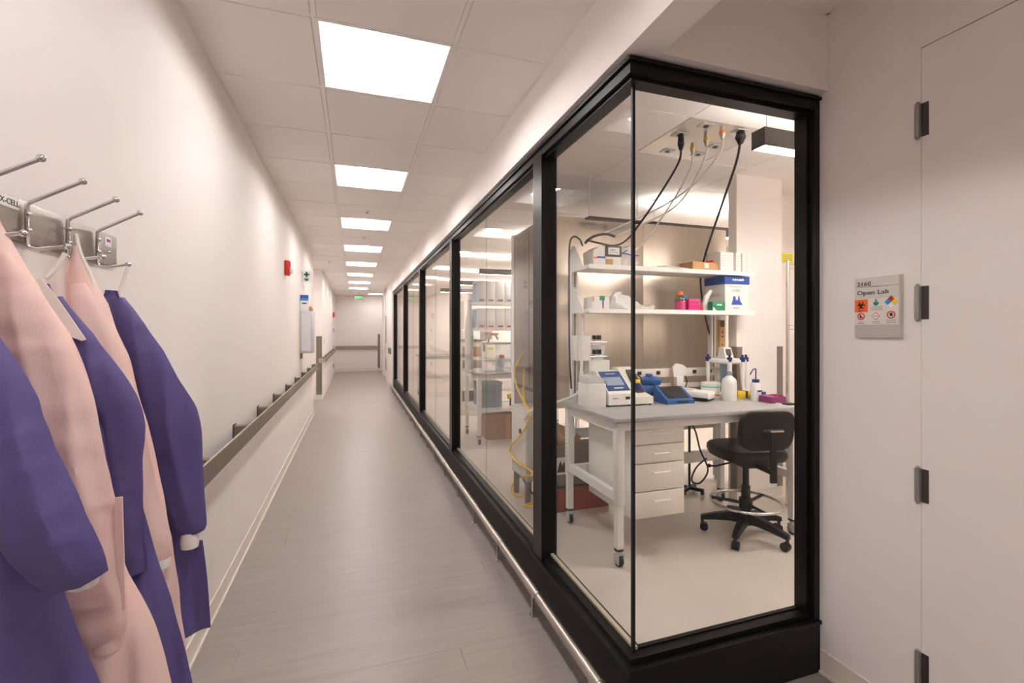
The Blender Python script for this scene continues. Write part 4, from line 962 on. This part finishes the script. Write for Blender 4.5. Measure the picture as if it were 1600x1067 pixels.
cb.box(x0, x1, y0, y0+.004, z0, z1).box(x0, x1, y1-.004, y1, z0, z1).box(x0, x0+.004, y0, y1, z0, z1).box(x1-.004, x1, y0, y1, z0, z1).box(x0, x1, y0, y1, z0, z0+.004).build('tray', 'cardboard', t)
B(2.66, 2.70, 3.048, 3.05, Z2+.02, Z2+.06).build('label', 'paper', t)
MB().prism([(2.50, Z2+.062), (2.54, Z2+.068), (2.60, Z2+.085), (2.62, Z2+.082), (2.54, Z2+.064)], 'y', 3.12, 3.20).build('flap', 'cardboard', t)
MB().tube([(2.745, 3.12, Z2+.085), (2.80, 3.12, Z2+.092)], .010, 10).build('red_tube', 'red', t)
for i, (x0, x1) in enumerate(((2.800, 2.880), (2.882, 2.930), (2.958, 3.008), (3.026, 3.062), (3.066, 3.108))):
    t = thing('reagent_carton', ['wide white carton beside the cardboard tray on the upper shelf', 'narrow white carton tight beside the wide one on the upper shelf', 'white carton third from the cardboard tray on the upper shelf', 'white carton second from the right end of the upper shelf', 'white carton at the right end of the upper shelf'][i], 'box', ((x0+x1)/2, 3.1, Z2), 'white cartons on the upper shelf')
    B(x0, x1, 3.03, 3.17, Z2, Z2+.155, bev=.002).build('body', 'box_white', t)
    for q in range(5): B(x0+.008, x1-.008-.01*(q % 2), 3.029, 3.0302, Z2+.045+q*.02, Z2+.049+q*.02).build('print_line', 'ltgrey', t)
# ---- lower shelf items
Z3 = 1.628
t = thing('tissue_box', 'white tissue carton with green and red print on the lower shelf', 'box', (1.72, 3.1, Z3))
B(1.66, 1.80, 3.06, 3.2, Z3, Z3+.09, bev=.003).build('body', 'box_white', t); B(1.742, 1.752, 3.0575, 3.06, Z3+.02, Z3+.09).build('blue_stripe', 'ink_blue', t)
B(1.742, 1.752, 3.057, 3.0575, Z3+.0, Z3+.03).build('red_stripe', 'red', t); B(1.72, 1.76, 3.057, 3.06, Z3+.065, Z3+.098).build('green_panel', 'green', t)
B(1.66, 1.67, 3.057, 3.06, Z3+.055, Z3+.09).build('orange_edge', 'orange', t)
t = thing('clear_bag', 'crumpled white plastic bag lying on the lower shelf', 'bag', (1.98, 3.12, Z3))
blob([(1.98, 3.12, Z3, .15, .07), (1.98, 3.12, Z3+.02, .16, .075), (1.95, 3.12, Z3+.05, .12, .06), (1.92, 3.12, Z3+.09, .07, .045), (1.91, 3.12, Z3+.125, .04, .03), (1.92, 3.12, Z3+.14, .02, .02)], 8, amp=.018).build('bag', 'milky', t)
blob([(2.13, 3.1, Z3, .07, .05), (2.14, 3.1, Z3+.015, .075, .05), (2.15, 3.1, Z3+.03, .05, .03)], 2).build('bag_end', 'milky', t)
def bottle_sq(label, x, y, w, hh, capm, liquid, fill):
    t = thing('media_bottle', label, 'bottle', (x, y, Z3), 'media bottles on the lower shelf')
    prof = [(.001, Z3+.001), (w, Z3+.001), (w, Z3+hh*.62), (w*.75, Z3+hh*.74), (w*.45, Z3+hh*.8), (w*.42, Z3+hh*.86)]
    MB().lathe(x, y, prof, 24).build('bottle', 'clear', t)
    MB().lathe(x, y, [(0, Z3+.004), (w*.95, Z3+.004), (w*.95, Z3+hh*fill), (0, Z3+hh*fill)], 24).build('liquid', liquid, t)
    MB().cyl(x, y, Z3+hh*.82, Z3+hh, w*.56, 20).build('cap', capm, t)
bottle_sq('clear bottle of pink liquid with orange cap on the lower shelf', 2.44, 3.07, .044, .145, 'orange', 'pink_liquid', .5)
bottle_sq('small clear bottle with blue cap behind the pink rack', 2.535, 3.14, .035, .12, 'sky_blue', 'pink_liquid', .3)
t = thing('tube_rack', 'hot pink tube rack beside the orange capped bottle', 'tube rack', (2.54, 3.05, Z3))
B(2.495, 2.60, 3.03, 3.085, Z3, Z3+.088, bev=.003).build('rack', 'hot_pink', t)
for i in range(5):
    for z in (.025, .055): B(2.503+.018*i, 2.513+.018*i, 3.028, 3.0305, Z3+z, Z3+z+.012).build('slot', 'purple_plastic', t)
t = thing('small_jar', 'small brown jar lying beside the pink rack', 'jar', (2.625, 3.08, Z3))
MB().tube([(2.61, 3.08, Z3+.022), (2.65, 3.06, Z3+.022)], .021, 14).build('jar', 'deep_red', t); MB().tube([(2.608, 3.081, Z3+.055), (2.63, 3.07, Z3+.055)], .018, 12).build('cap', 'gown_trim', t)
t = thing('scoop_bag', 'tall curved clear scoop leaning behind the green box', 'lab ware', (2.70, 3.09, Z3))
MB().prism([(2.655, Z3), (2.70, Z3), (2.715, Z3+.09), (2.755, Z3+.165), (2.73, Z3+.17), (2.685, Z3+.12)], 'y', 3.07, 3.09).build('blade', 'milky', t); B(2.655, 2.70, 3.068, 3.07, Z3, Z3+.05).build('tip', 'ltgrey', t)
t = thing('green_box', 'small green printed box in front of the big white carton', 'box', (2.76, 3.03, Z3))
B(2.70, 2.825, 3.005, 3.06, Z3, Z3+.07, bev=.002).build('body', 'green', t); MB().prism([(2.702, Z3+.002), (2.735, Z3+.002), (2.702, Z3+.03)], 'y', 3.003, 3.005).build('print_corner', 'white', t)
B(2.74, 2.79, 3.003, 3.005, Z3+.04, Z3+.052).build('print_line', 'white', t)
t = thing('lab_carton', 'big white carton with blue lid and flask print on the lower shelf', 'box', (2.95, 3.15, Z3))
B(2.845, 3.085, 3.03, 3.25, Z3, Z3+.225, bev=.002).build('body', 'box_white', t)
ld = B(2.838, 3.092, 3.022, 3.258, Z3+.22, Z3+.282, bev=.002).build('lid', 'box_blue', t)
text('lid_lettering', 'POWER', .026, (2.965, 3.0215, Z3+.242), (1,0,0), (0,0,1), 'white', ld, .0005, 'CENTER', 1.1) if False else None
for x0, x1 in ((2.915, 2.93), (2.934, 2.95), (2.954, 2.972), (2.978, 3.03)): B(x0, x1, 3.0205, 3.0225, Z3+.247, Z3+.260).build('lid_mark', 'white', ld)
MB().prism([(2.985, Z3+.243), (3.02, Z3+.262), (3.025, Z3+.268), (2.98, Z3+.25)], 'y', 3.020, 3.0225).build('lid_swoosh', 'white', ld)
text('front_lettering', 'CLASS', .030, (2.955, 3.0295, Z3+.158), (1,0,0), (0,0,1), 'ink_grey', t, .0005, 'CENTER', 1.0)
B(2.885, 3.02, 3.029, 3.0302, Z3+.195, Z3+.199).build('print_line', 'ink_grey', t)
MB().prism([(2.91, Z3+.05), (3.025, Z3+.05), (3.0, Z3+.085), (2.99, Z3+.125), (2.982, Z3+.125), (2.978, Z3+.09), (2.955, Z3+.09), (2.95, Z3+.12), (2.93, Z3+.12), (2.925, Z3+.09)], 'y', 3.0285, 3.0302).build('flask_print', 'ink_blue', t)
B(2.93, 2.99, 3.029, 3.0302, Z3+.02, Z3+.028).build('print_line', 'ink_grey', t)
for z in (.12, .13, .14): B(2.8438, 2.8452, 3.08, 3.2, Z3+z, Z3+z+.003).build('print_line', 'ink_grey', t)
t = thing('stem_thermometer', 'wood-backed tube gauge on the right bench upright', 'gauge', (3.0, 3.2, 1.28))
B(2.985, 3.035, 3.235, 3.268, 1.25, 1.56).build('backboard', 'cardboard', t); B(2.982, 3.038, 3.232, 3.268, 1.56, 1.59).build('top_clip', 'white', t); B(2.982, 3.038, 3.232, 3.268, 1.22, 1.25).build('bottom_clip', 'white', t)
B(2.987, 3.033, 3.233, 3.235, 1.50, 1.555).build('dark_cap', 'bezel', t)
for z in (1.45, 1.41, 1.34): B(3.0, 3.02, 3.2335, 3.235, z, z+.012).build('mark', 'bezel', t)

# ================================================================= LAB STOOL
FI = math.radians(-12); t = thing('lab_stool', 'black vinyl lab stool with chrome foot ring on five casters', 'stool', (2.655, 2.63, 0), rz=FI)
def loc(mb, name, m, par=t): return mb.build(name, m, par, local=True)
for i in range(5):
    w = math.radians(-4+72*i)-FI; c, s = math.cos(w), math.sin(w)
    R_ = Matrix.Rotation(w, 4, 'Z')
    arm = MB().loft([[tuple(R_ @ Vector((x, y, z))) for (y, z) in ((-hw, zc-hh), (hw, zc-hh), (hw*.75, zc+hh), (-hw*.75, zc+hh))] for x, hw, zc, hh in ((.02, .035, .135, .035), (.10, .032, .135, .03), (.20, .026, .118, .022), (.285, .022, .098, .016), (.30, .018, .095, .012))])
    arm.sm = [False]*len(arm.sm); a = loc(arm, 'base_arm', 'black_plastic')
    cx, cy = .288*c, .288*s
    cs = MB().tube([(cx-.022*s*1-.012*c, cy+.022*c-.012*s, .028), (cx+.022*s-.012*c, cy-.022*c-.012*s, .028)], .028, 16); loc(cs, 'caster', 'black_plastic', a)
    loc(MB().cyl(cx, cy, .05, .09, .011, 10), 'caster_stem', 'dark', a)
loc(MB().cyl(0, 0, .09, .18, .045, 20), 'hub', 'black_plastic')
loc(MB().cyl(0, 0, .18, .36, .03, 18).cyl(0, 0, .36, .52, .022, 18), 'gas_column', 'black_plastic')
rg = MB().tube([(.235*math.cos(2*PI*k/48), .235*math.sin(2*PI*k/48), .245) for k in range(49)], .0105, 10, cap=False); ro = loc(rg, 'foot_ring', 'chrome')
loc(MB().cyl(0, 0, .20, .27, .045, 18), 'ring_clamp', 'black_plastic', ro)
for k in range(3):
    w = 2*PI*k/3+.5; loc(MB().tube([(.03*math.cos(w), .03*math.sin(w), .235), (.232*math.cos(w), .232*math.sin(w), .245)], .011, 8), 'ring_spoke', 'black_plastic', ro)
out = []
for (x, y) in ((-.11, .245), (0, .255), (.11, .245), (.185, .20), (.225, .10), (.232, -.03), (.215, -.14), (.16, -.20), (0, -.215), (-.16, -.20), (-.215, -.14), (-.232, -.03), (-.225, .10), (-.185, .20)): out.append(Vector((x, y, 0)))
out = catmull(out+[out[0]], 4)[:-1]
def sring(sc, z, dz=0): return [(p.x*sc, p.y*sc+.0, z-(dz*max(0, p.y)/.27)) for p in out]
loc(MB().loft([sring(.80, .565), sring(.95, .572), sring(1.0, .60), sring(.99, .628), sring(.93, .645), sring(.6, .648), sring(.1, .642)]), 'seat', 'black_vinyl')
loc(MB().box(-.10, .10, -.14, .10, .52, .565, bev=.008), 'tilt_mechanism', 'black_plastic')
loc(MB().tube([(-.05, 0, .54), (-.22, .02, .50), (-.26, .02, .505)], .007, 8).ball((-.265, .02, .505), .014, 10), 'lever', 'black_plastic')
loc(MB().tube([(.05, -.03, .53), (.2, -.04, .49)], .006, 8), 'lever', 'steel_sat')
bo = []
hw, hh, rr_ = .195, .135, .09
for cx, cz, a0 in ((hw-rr_, hh-rr_, 0), (-hw+rr_, hh-rr_, 90), (-hw+rr_, -hh+rr_, 180), (hw-rr_, -hh+rr_, 270)):
    for q in range(7):
        w = math.radians(a0+15*q); bo.append((cx+rr_*math.cos(w), cz+rr_*math.sin(w)))
def bring(sc, d): return [(x*sc, -.245-d+.9*(x*sc)**2*.9-.02*(z/.135), .80+z*sc) for x, z in bo]
loc(MB().loft([bring(.9, .028), bring(.98, .024), bring(1, .010), bring(1, -.008), bring(.95, -.022), bring(.5, -.03), bring(.05, -.03)]), 'backrest', 'black_vinyl')
br_ = loc(MB().box(-.022, .022, -.305, -.285, .47, .80, bev=.004).box(-.022, .022, -.30, -.12, .525, .545, bev=.004), 'back_bar', 'black_plastic')
loc(MB().box(-.075, .075, -.298, -.278, .80, .82, bev=.006), 'back_clamp', 'dark', br_)
loc(MB().tube([(-.03, -.31, .81), (.06, -.31, .81)], .006, 8), 'clamp_knob', 'steel_sat', br_)

# ================================================================= BIOSAFETY CABINET BEHIND THE BENCH
t = thing('biosafety_cabinet', 'tall stainless cabinet standing behind the front bench', 'cabinet', (2.52, 4.1, 0))
bx0, bx1, by0, by1 = 1.565, 3.47, 3.68, 4.62; bz0, bz1 = .80, 2.455
B(bx0+.004, bx1-.004, by0+.004, by1, bz0, bz1-.006).build('body', 'brushed_side', t)
for i in range(2):
    xa = bx0+i*(bx1-bx0)/2; xb = xa+(bx1-bx0)/2
    pn = B(xa+.001, xb-.001, by0, by0+.004, bz0, bz1, bev=.001).build('back_panel', 'brushed_panel', t)
    for x in (xa+.06, (xa+xb)/2, xb-.06):
        for z in (bz1-.045, bz0+.05): MB().tube([(x, by0-.004, z), (x, by0, z)], .006, 8).build('screw', 'steel_sat', pn)
for y0, y1 in ((by0+.006, by0+.44), (by0+.455, by1-.08)): B(bx0, bx0+.004, y0, y1, bz0+.14, bz1-.01).build('side_panel', 'brushed_side', t)
B(bx0-.002, bx0+.004, by0+.002, by1-.02, bz0+.10, bz0+.135).build('side_trim', 'bezel', t)
B(bx0, bx0+.004, by0+.006, by1-.08, .60, bz0+.095).build('side_apron', 'brushed_side', t)
B(bx0-.006, bx0+.02, by1-.075, by1+.01, .62, bz1).build('front_column', 'white', t)
B(bx0-.008, bx0+.02, by1+.01, by1+.02, 1.1, 1.98).build('sash_edge', 'blue_panel', t)
for y, z in ((by0+.10, 1.52), (by0+.16, 1.52), (by0+.13, 1.60)): MB().tube([(bx0-.02, y, z), (bx0, y, z)], .014, 10).build('gas_cock', 'dark', t)
for y in (by0+.06, by0+.13, by0+.20):
    for z in (1.24, 1.32, 1.40): B(bx0-.006, bx0, y-.018, y+.018, z-.022, z+.022).build('side_outlet', 'guard', t)
for x in (bx0+.02, bx1-.08):
    for y in (by0+.03, by1-.16): B(x, x+.06, y, y+.06, .03, bz0).cyl(x+.03, y+.03, 0, .03, .03, 12).build('stand_leg', 'ltgrey', t)
B(bx0+.08, bx1-.08, by0+.035, by0+.075, .52, .60).build('stand_rail', 'ltgrey', t); B(bx0+.08, bx1-.08, by0+.03, by0+.07, .24, .30).build('stand_rail', 'ltgrey', t)
# low white electrical cabinet on the corridor side of the cabinet
t = thing('pump_cabinet', 'low white equipment cabinet on dark feet beside the tall steel cabinet', 'cabinet', (1.44, 4.0, 0))
B(1.37, 1.555, 3.66, 4.06, .20, .80, bev=.006).build('body', 'ltgrey', t); B(1.365, 1.37, 3.68, 4.04, .22, .78).build('side_door', 'device_white', t)
MB().tube([(1.355, 3.80, .60), (1.366, 3.80, .60)], .022, 12).build('lock', 'dark', t)
for y in (3.70, 3.99): B(1.38, 1.42, y, y+.04, .0, .2).build('foot', 'guard', t); 
for y in (3.70, 3.99): B(1.50, 1.54, y, y+.04, .0, .2).build('foot', 'guard', t)
cord('thin yellow hose snaking down the steel cabinet side to a loop on the floor', [(1.560, 4.262, 1.236), (1.500, 4.223, 1.190), (1.460, 4.238, 1.067), (1.430, 4.097, 0.955), (1.360, 3.731, 0.878), (1.340, 3.525, 0.815), (1.340, 3.555, 0.716), (1.340, 3.756, 0.564), (1.340, 3.978, 0.431), (1.340, 3.996, 0.357), (1.340, 3.822, 0.328), (1.340, 3.482, 0.347), (1.320, 3.420, 0.330), (1.300, 3.450, 0.320), (1.437, 4.029, 0.130), (1.370, 4.032, 0.060), (1.353, 3.999, 0.020), (1.372, 3.878, 0.012), (1.519, 3.914, 0.012), (1.500, 3.850, 0.012), (1.440, 3.700, 0.012), (1.343, 3.654, 0.010), (1.419, 3.598, 0.010)], .0085, 'hose_yellow', sub=10, cat='hose')
cord('second yellow hose hanging straight down to join the first', [(1.560, 4.244, 1.095), (1.530, 4.162, 1.084), (1.450, 3.961, 0.917), (1.380, 3.754, 0.868), (1.340, 3.584, 0.826), (1.330, 3.470, 0.788)], .0085, 'hose_yellow', sub=6, cat='hose')
cord('black cord trailing on the floor under the low white cabinet', [(1.42, 3.95, .21), (1.40, 3.80, .16), (1.42, 3.62, .10), (1.50, 3.50, .04), (1.60, 3.48, .012)], .008, 'cable_black')
# red bin, grey crate under the cabinet
t = thing('waste_bin', 'flat dark red bin on the floor under the steel cabinet', 'bin', (1.75, 3.57, 0))
MB().prism([(1.50, 0), (2.02, 0), (2.04, .19), (1.48, .19)], 'y', 3.45, 3.64).build('bin', 'bin_red', t); B(1.475, 2.045, 3.445, 3.645, .19, .205, bev=.003).build('lid', 'dark', t)
t = thing('vacuum_unit', 'grey equipment box with paper notice on top of the red bin', 'equipment box', (1.72, 3.55, .205))
B(1.50, 1.98, 3.46, 3.64, .206, .53, bev=.008).build('body', 'guard', t); B(1.54, 1.66, 3.4575, 3.46, .30, .44).build('notice', 'paper', t)
MB().prism([(1.555, .32), (1.645, .32), (1.63, .37), (1.615, .41), (1.60, .37), (1.585, .415), (1.57, .38)], 'y', 3.456, 3.458).build('notice_mark', 'ink_dark', t)
t = thing('paper_bag', 'crumpled brown paper heap on the grey equipment box', 'paper', (1.65, 3.55, .53))
blob([(1.66, 3.55, .531, .13, .08), (1.66, 3.55, .57, .13, .08), (1.64, 3.55, .63, .10, .06), (1.62, 3.55, .68, .05, .04)], 5, amp=.02).build('paper', 'cardboard_dull', t)
B(1.66, 1.72, 3.465, 3.47, .60, .69).build('label', 'paper', t)
# hat-stand pole under the bench
t = thing('support_stand', 'dark floor stand with crossed feet behind the front bench', 'stand', (2.90, 3.53, 0))
MB().cyl(2.90, 3.52, .05, .86, .011, 10).build('pole', 'dark', t)
for w in (.5, .5+PI/2, .5+PI, .5+1.5*PI):
    MB().box(0, .13, -.014, .014, .022, .05, bev=.003).xf(Matrix.Translation((2.90, 3.52, 0)) @ Matrix.Rotation(w, 4, 'Z')).build('foot', 'black_plastic', t)
    MB().box(.105, .13, -.014, .014, 0, .03).xf(Matrix.Translation((2.90, 3.52, 0)) @ Matrix.Rotation(w, 4, 'Z')).build('foot_pad', 'black_plastic', t)
cord('black cord hanging in a loop under the front bench', [(2.30, 3.2, .86), (2.36, 3.18, .80), (2.52, 3.14, .77), (2.60, 3.1, .68), (2.66, 3.1, .5), (2.72, 3.08, .34), (2.64, 3.08, .24), (2.56, 3.08, .27), (2.62, 3.1, .36), (2.74, 3.12, .42)], .007, 'cable_black')

# ================================================================= WIRE RACK, NOTE
t = thing('wire_rack', 'chrome wire shelving rack in front of the white wall at the right', 'wire rack', (3.9, 3.05, 0))
rx0, rx1, ry0, ry1 = 3.42, 4.35, 2.58, 2.95
for x in (rx0, rx1):
    for y in (ry0, ry1):
        MB().cyl(x, y, .02, 2.05, .0145, 12).cyl(x, y, 0, .02, .02, 10).build('post', 'chrome', t)
for z in (.25, .80, 1.51, 2.02):
    sh = MB()
    for y in (ry0, ry1):
        for dz in (0, -.032): sh.tube([(rx0, y, z+dz), (rx1, y, z+dz)], .003, 6)
        n = 24; sh.tube([(rx0+(rx1-rx0)*i/n, y, z-(.032 if i % 2 else 0)) for i in range(n+1)], .002, 5)
    for i in range(13): sh.tube([(rx0+(rx1-rx0)*i/12, ry0, z), (rx0+(rx1-rx0)*i/12, ry1, z)], .002, 5)
    for x in (rx0, rx1): sh.tube([(x, ry0, z), (x, ry1, z)], .003, 6)
    sh.build('wire_shelf', 'chrome', t)
t = thing('wire_basket', 'grey mesh basket with cables on the lowest rack shelf', 'basket', (3.56, 2.8, .25))
MB().prism([(3.46, .254), (3.65, .254), (3.66, .46), (3.45, .46)], 'y', 2.66, 2.90).build('basket', 'teal_grey', t)
MB().tube([(3.47, 2.80, .46), (3.51, 2.75, .52), (3.57, 2.77, .50), (3.63, 2.81, .47)], .006, 8, smooth_path=5).build('cable', 'cable_black', t)
t = thing('warning_note', 'yellow notice stuck on the white wall above the wire rack', 'notice', (3.984, 3.5, 2.139))
B(3.984, 4.126, 3.495, 3.4995, 2.139, 2.233).build('sheet', 'note_yellow', t)
for q in range(4): B(3.999, 4.111, 3.4935, 3.4955, 2.211-.018*q, 2.216-.018*q).build('print_line', 'ink_grey', t)

# ================================================================= SECOND BENCH WITH CARTONS, REST OF THE LAB
b2nd = bench('white mobile lab bench with white cartons seen through the second glass panel', 1.47, 3.0, 5.78, 6.62, .93, [(1.86, 6.2), (1.50, 6.2)], 2.0)
for tier, zz in enumerate((1.86, 1.50)):
    for i in range(4):
        x0 = 1.60+i*.135
        t = thing('binder_carton', ['%s white carton on the top shelf of the second bench', '%s white carton on the lower shelf of the second bench'][tier] % ['leftmost', 'second', 'third', 'rightmost'][i], 'box', (x0, 6.3, zz), 'white cartons on the second bench')
        B(x0, x0+.128, 6.22, 6.5, zz+.004, zz+.30-.02*tier, bev=.004).build('body', 'white' if i else 'glove_box', t)
        B(x0+.03, x0+.10, 6.217, 6.22, zz+.02, zz+.045).build('spine_label', 'guard' if tier == 0 else 'deep_red', t)
        B(x0-.002, x0, 6.24, 6.48, zz+.01, zz+.27).build('side_label', 'blue_panel' if i == 0 else 'ltgrey', t)
t = thing('glass_apparatus', 'clear glassware apparatus with orange clamp on the second bench', 'lab instrument', (1.75, 6.0, .93))
B(1.60, 1.98, 5.88, 6.12, .93, 1.30).build('chamber', 'clear', t); B(1.60, 1.98, 5.875, 5.88, 1.29, 1.32).build('chamber_rim', 'ltgrey', t)
MB().cyl(1.86, 6.0, .93, 1.08, .06, 18).ball((1.86, 6.0, 1.10), .065, 14).build('flask', 'clear_plastic', t); B(1.83, 1.90, 5.92, 5.95, 1.11, 1.15, bev=.004).build('clamp', 'orange', t)
MB().tube([(1.70, 6.0, 1.32), (1.70, 5.95, 1.40), (1.76, 5.9, 1.42), (1.80, 5.9, 1.36)], .015, 10, smooth_path=4).build('faucet', 'steel_sat', t)
B(1.62, 1.80, 5.86, 5.9, 1.42, 1.44).build('strip', 'orange', t)
t = thing('carboy', 'tall white plastic bottle standing left of the second bench cartons', 'bottle', (1.54, 6.42, .93))
MB().lathe(1.535, 6.42, [(0, .932), (.06, .932), (.062, 1.45), (.055, 1.60), (.03, 1.72), (.02, 1.88), (0, 1.88)], 20).build('bottle', 'milky', t); MB().cyl(1.535, 6.42, 1.87, 1.91, .03, 14).build('cap', 'glove_box', t)
t = thing('cardboard_box', 'brown cardboard box on the floor under the second bench', 'box', (1.95, 6.4, 0))
B(1.70, 2.28, 6.05, 6.60, .0, .34, bev=.004).build('body', 'cardboard_dull', t); B(1.96, 2.02, 6.048, 6.05, .0, .34).build('tape', 'cardboard', t)
t = thing('blue_crate', 'slate blue crate on the lower shelf of the second bench', 'crate', (1.8, 6.4, .45))
B(1.62, 1.92, 6.1, 6.5, .43, .76, bev=.01).build('crate', 'teal_grey', t); B(1.615, 1.925, 6.095, 6.505, .74, .77, bev=.004).build('rim', 'blue_panel', t)
B(1.53, 2.94, 5.86, 6.54, .405, .43).build('lower_shelf', 'benchwhite', b2nd)
t = thing('power_tool', 'yellow hand tool on the lower board of the second bench', 'tool', (2.1, 6.2, .43))
MB().tube([(2.02, 6.15, .56), (2.18, 6.15, .57)], .035, 12).build('body', 'yellow', t); B(2.05, 2.10, 6.12, 6.18, .432, .55, bev=.006).build('grip', 'dark', t)
# farther lab furniture
bench('far white lab bench seen through the third glass panel', 1.9, 4.2, 8.6, 9.4, .93, [(1.5, 9.0)], 1.75)
t = thing('shaker', 'cream bench-top analyser on the far lab bench', 'lab instrument', (2.3, 8.9, .93))
B(2.0, 2.6, 8.7, 9.1, .93, 1.30, bev=.01).build('body', 'device_cream', t); B(2.05, 2.4, 8.695, 8.70, 1.08, 1.25).build('display', 'screen', t); B(2.45, 2.55, 8.695, 8.70, 1.1, 1.16).build('keypad', 'yellow', t)
t = thing('lab_cabinet', 'tall pale cabinet with steel control panel deep in the lab', 'cabinet', (2.9, 11.0, 0))
B(2.5, 4.2, 11.0, 11.6, 0, 2.2, bev=.006).build('body', 'cabwhite', t)
for i in range(2): 
    d_ = B(2.51+.845*i, 3.345+.845*i, 10.985, 11.0, .06, 2.17, bev=.004).build('door', 'wall', t); MB().tube([(3.31+.09*i, 10.97, 1.0), (3.31+.09*i, 10.97, 1.2)], .008, 8).build('handle', 'steel_sat', d_)
B(2.9, 3.2, 10.975, 10.985, 1.25, 1.75).build('control_panel', 'brushed_side', t)
bench('white lab bench at the far end of the lab', 1.35, 2.4, 10.2, 11.0, .93, [(1.25, 10.6)], 1.4)
t = thing('pegboard_cabinet', 'pinkish equipment rack with instruments deep in the lab', 'equipment rack', (1.9, 8.0, 0))
B(1.75, 2.15, 7.95, 8.35, .0, 1.30, bev=.01).build('body', 'device_cream', t)
for z, m in ((.25, 'dark'), (.5, 'ltgrey'), (.78, 'guard'), (1.02, 'cardboard_dull')): B(1.78, 2.12, 7.93, 7.95, z, z+.18, bev=.004).build('module', m, t)
MB().cyl(1.95, 7.925, .85, .88, .03, 10).build('dial', 'yellow', t); B(1.70, 2.2, 7.9, 8.4, 1.30, 1.32).build('top', 'bezel', t)
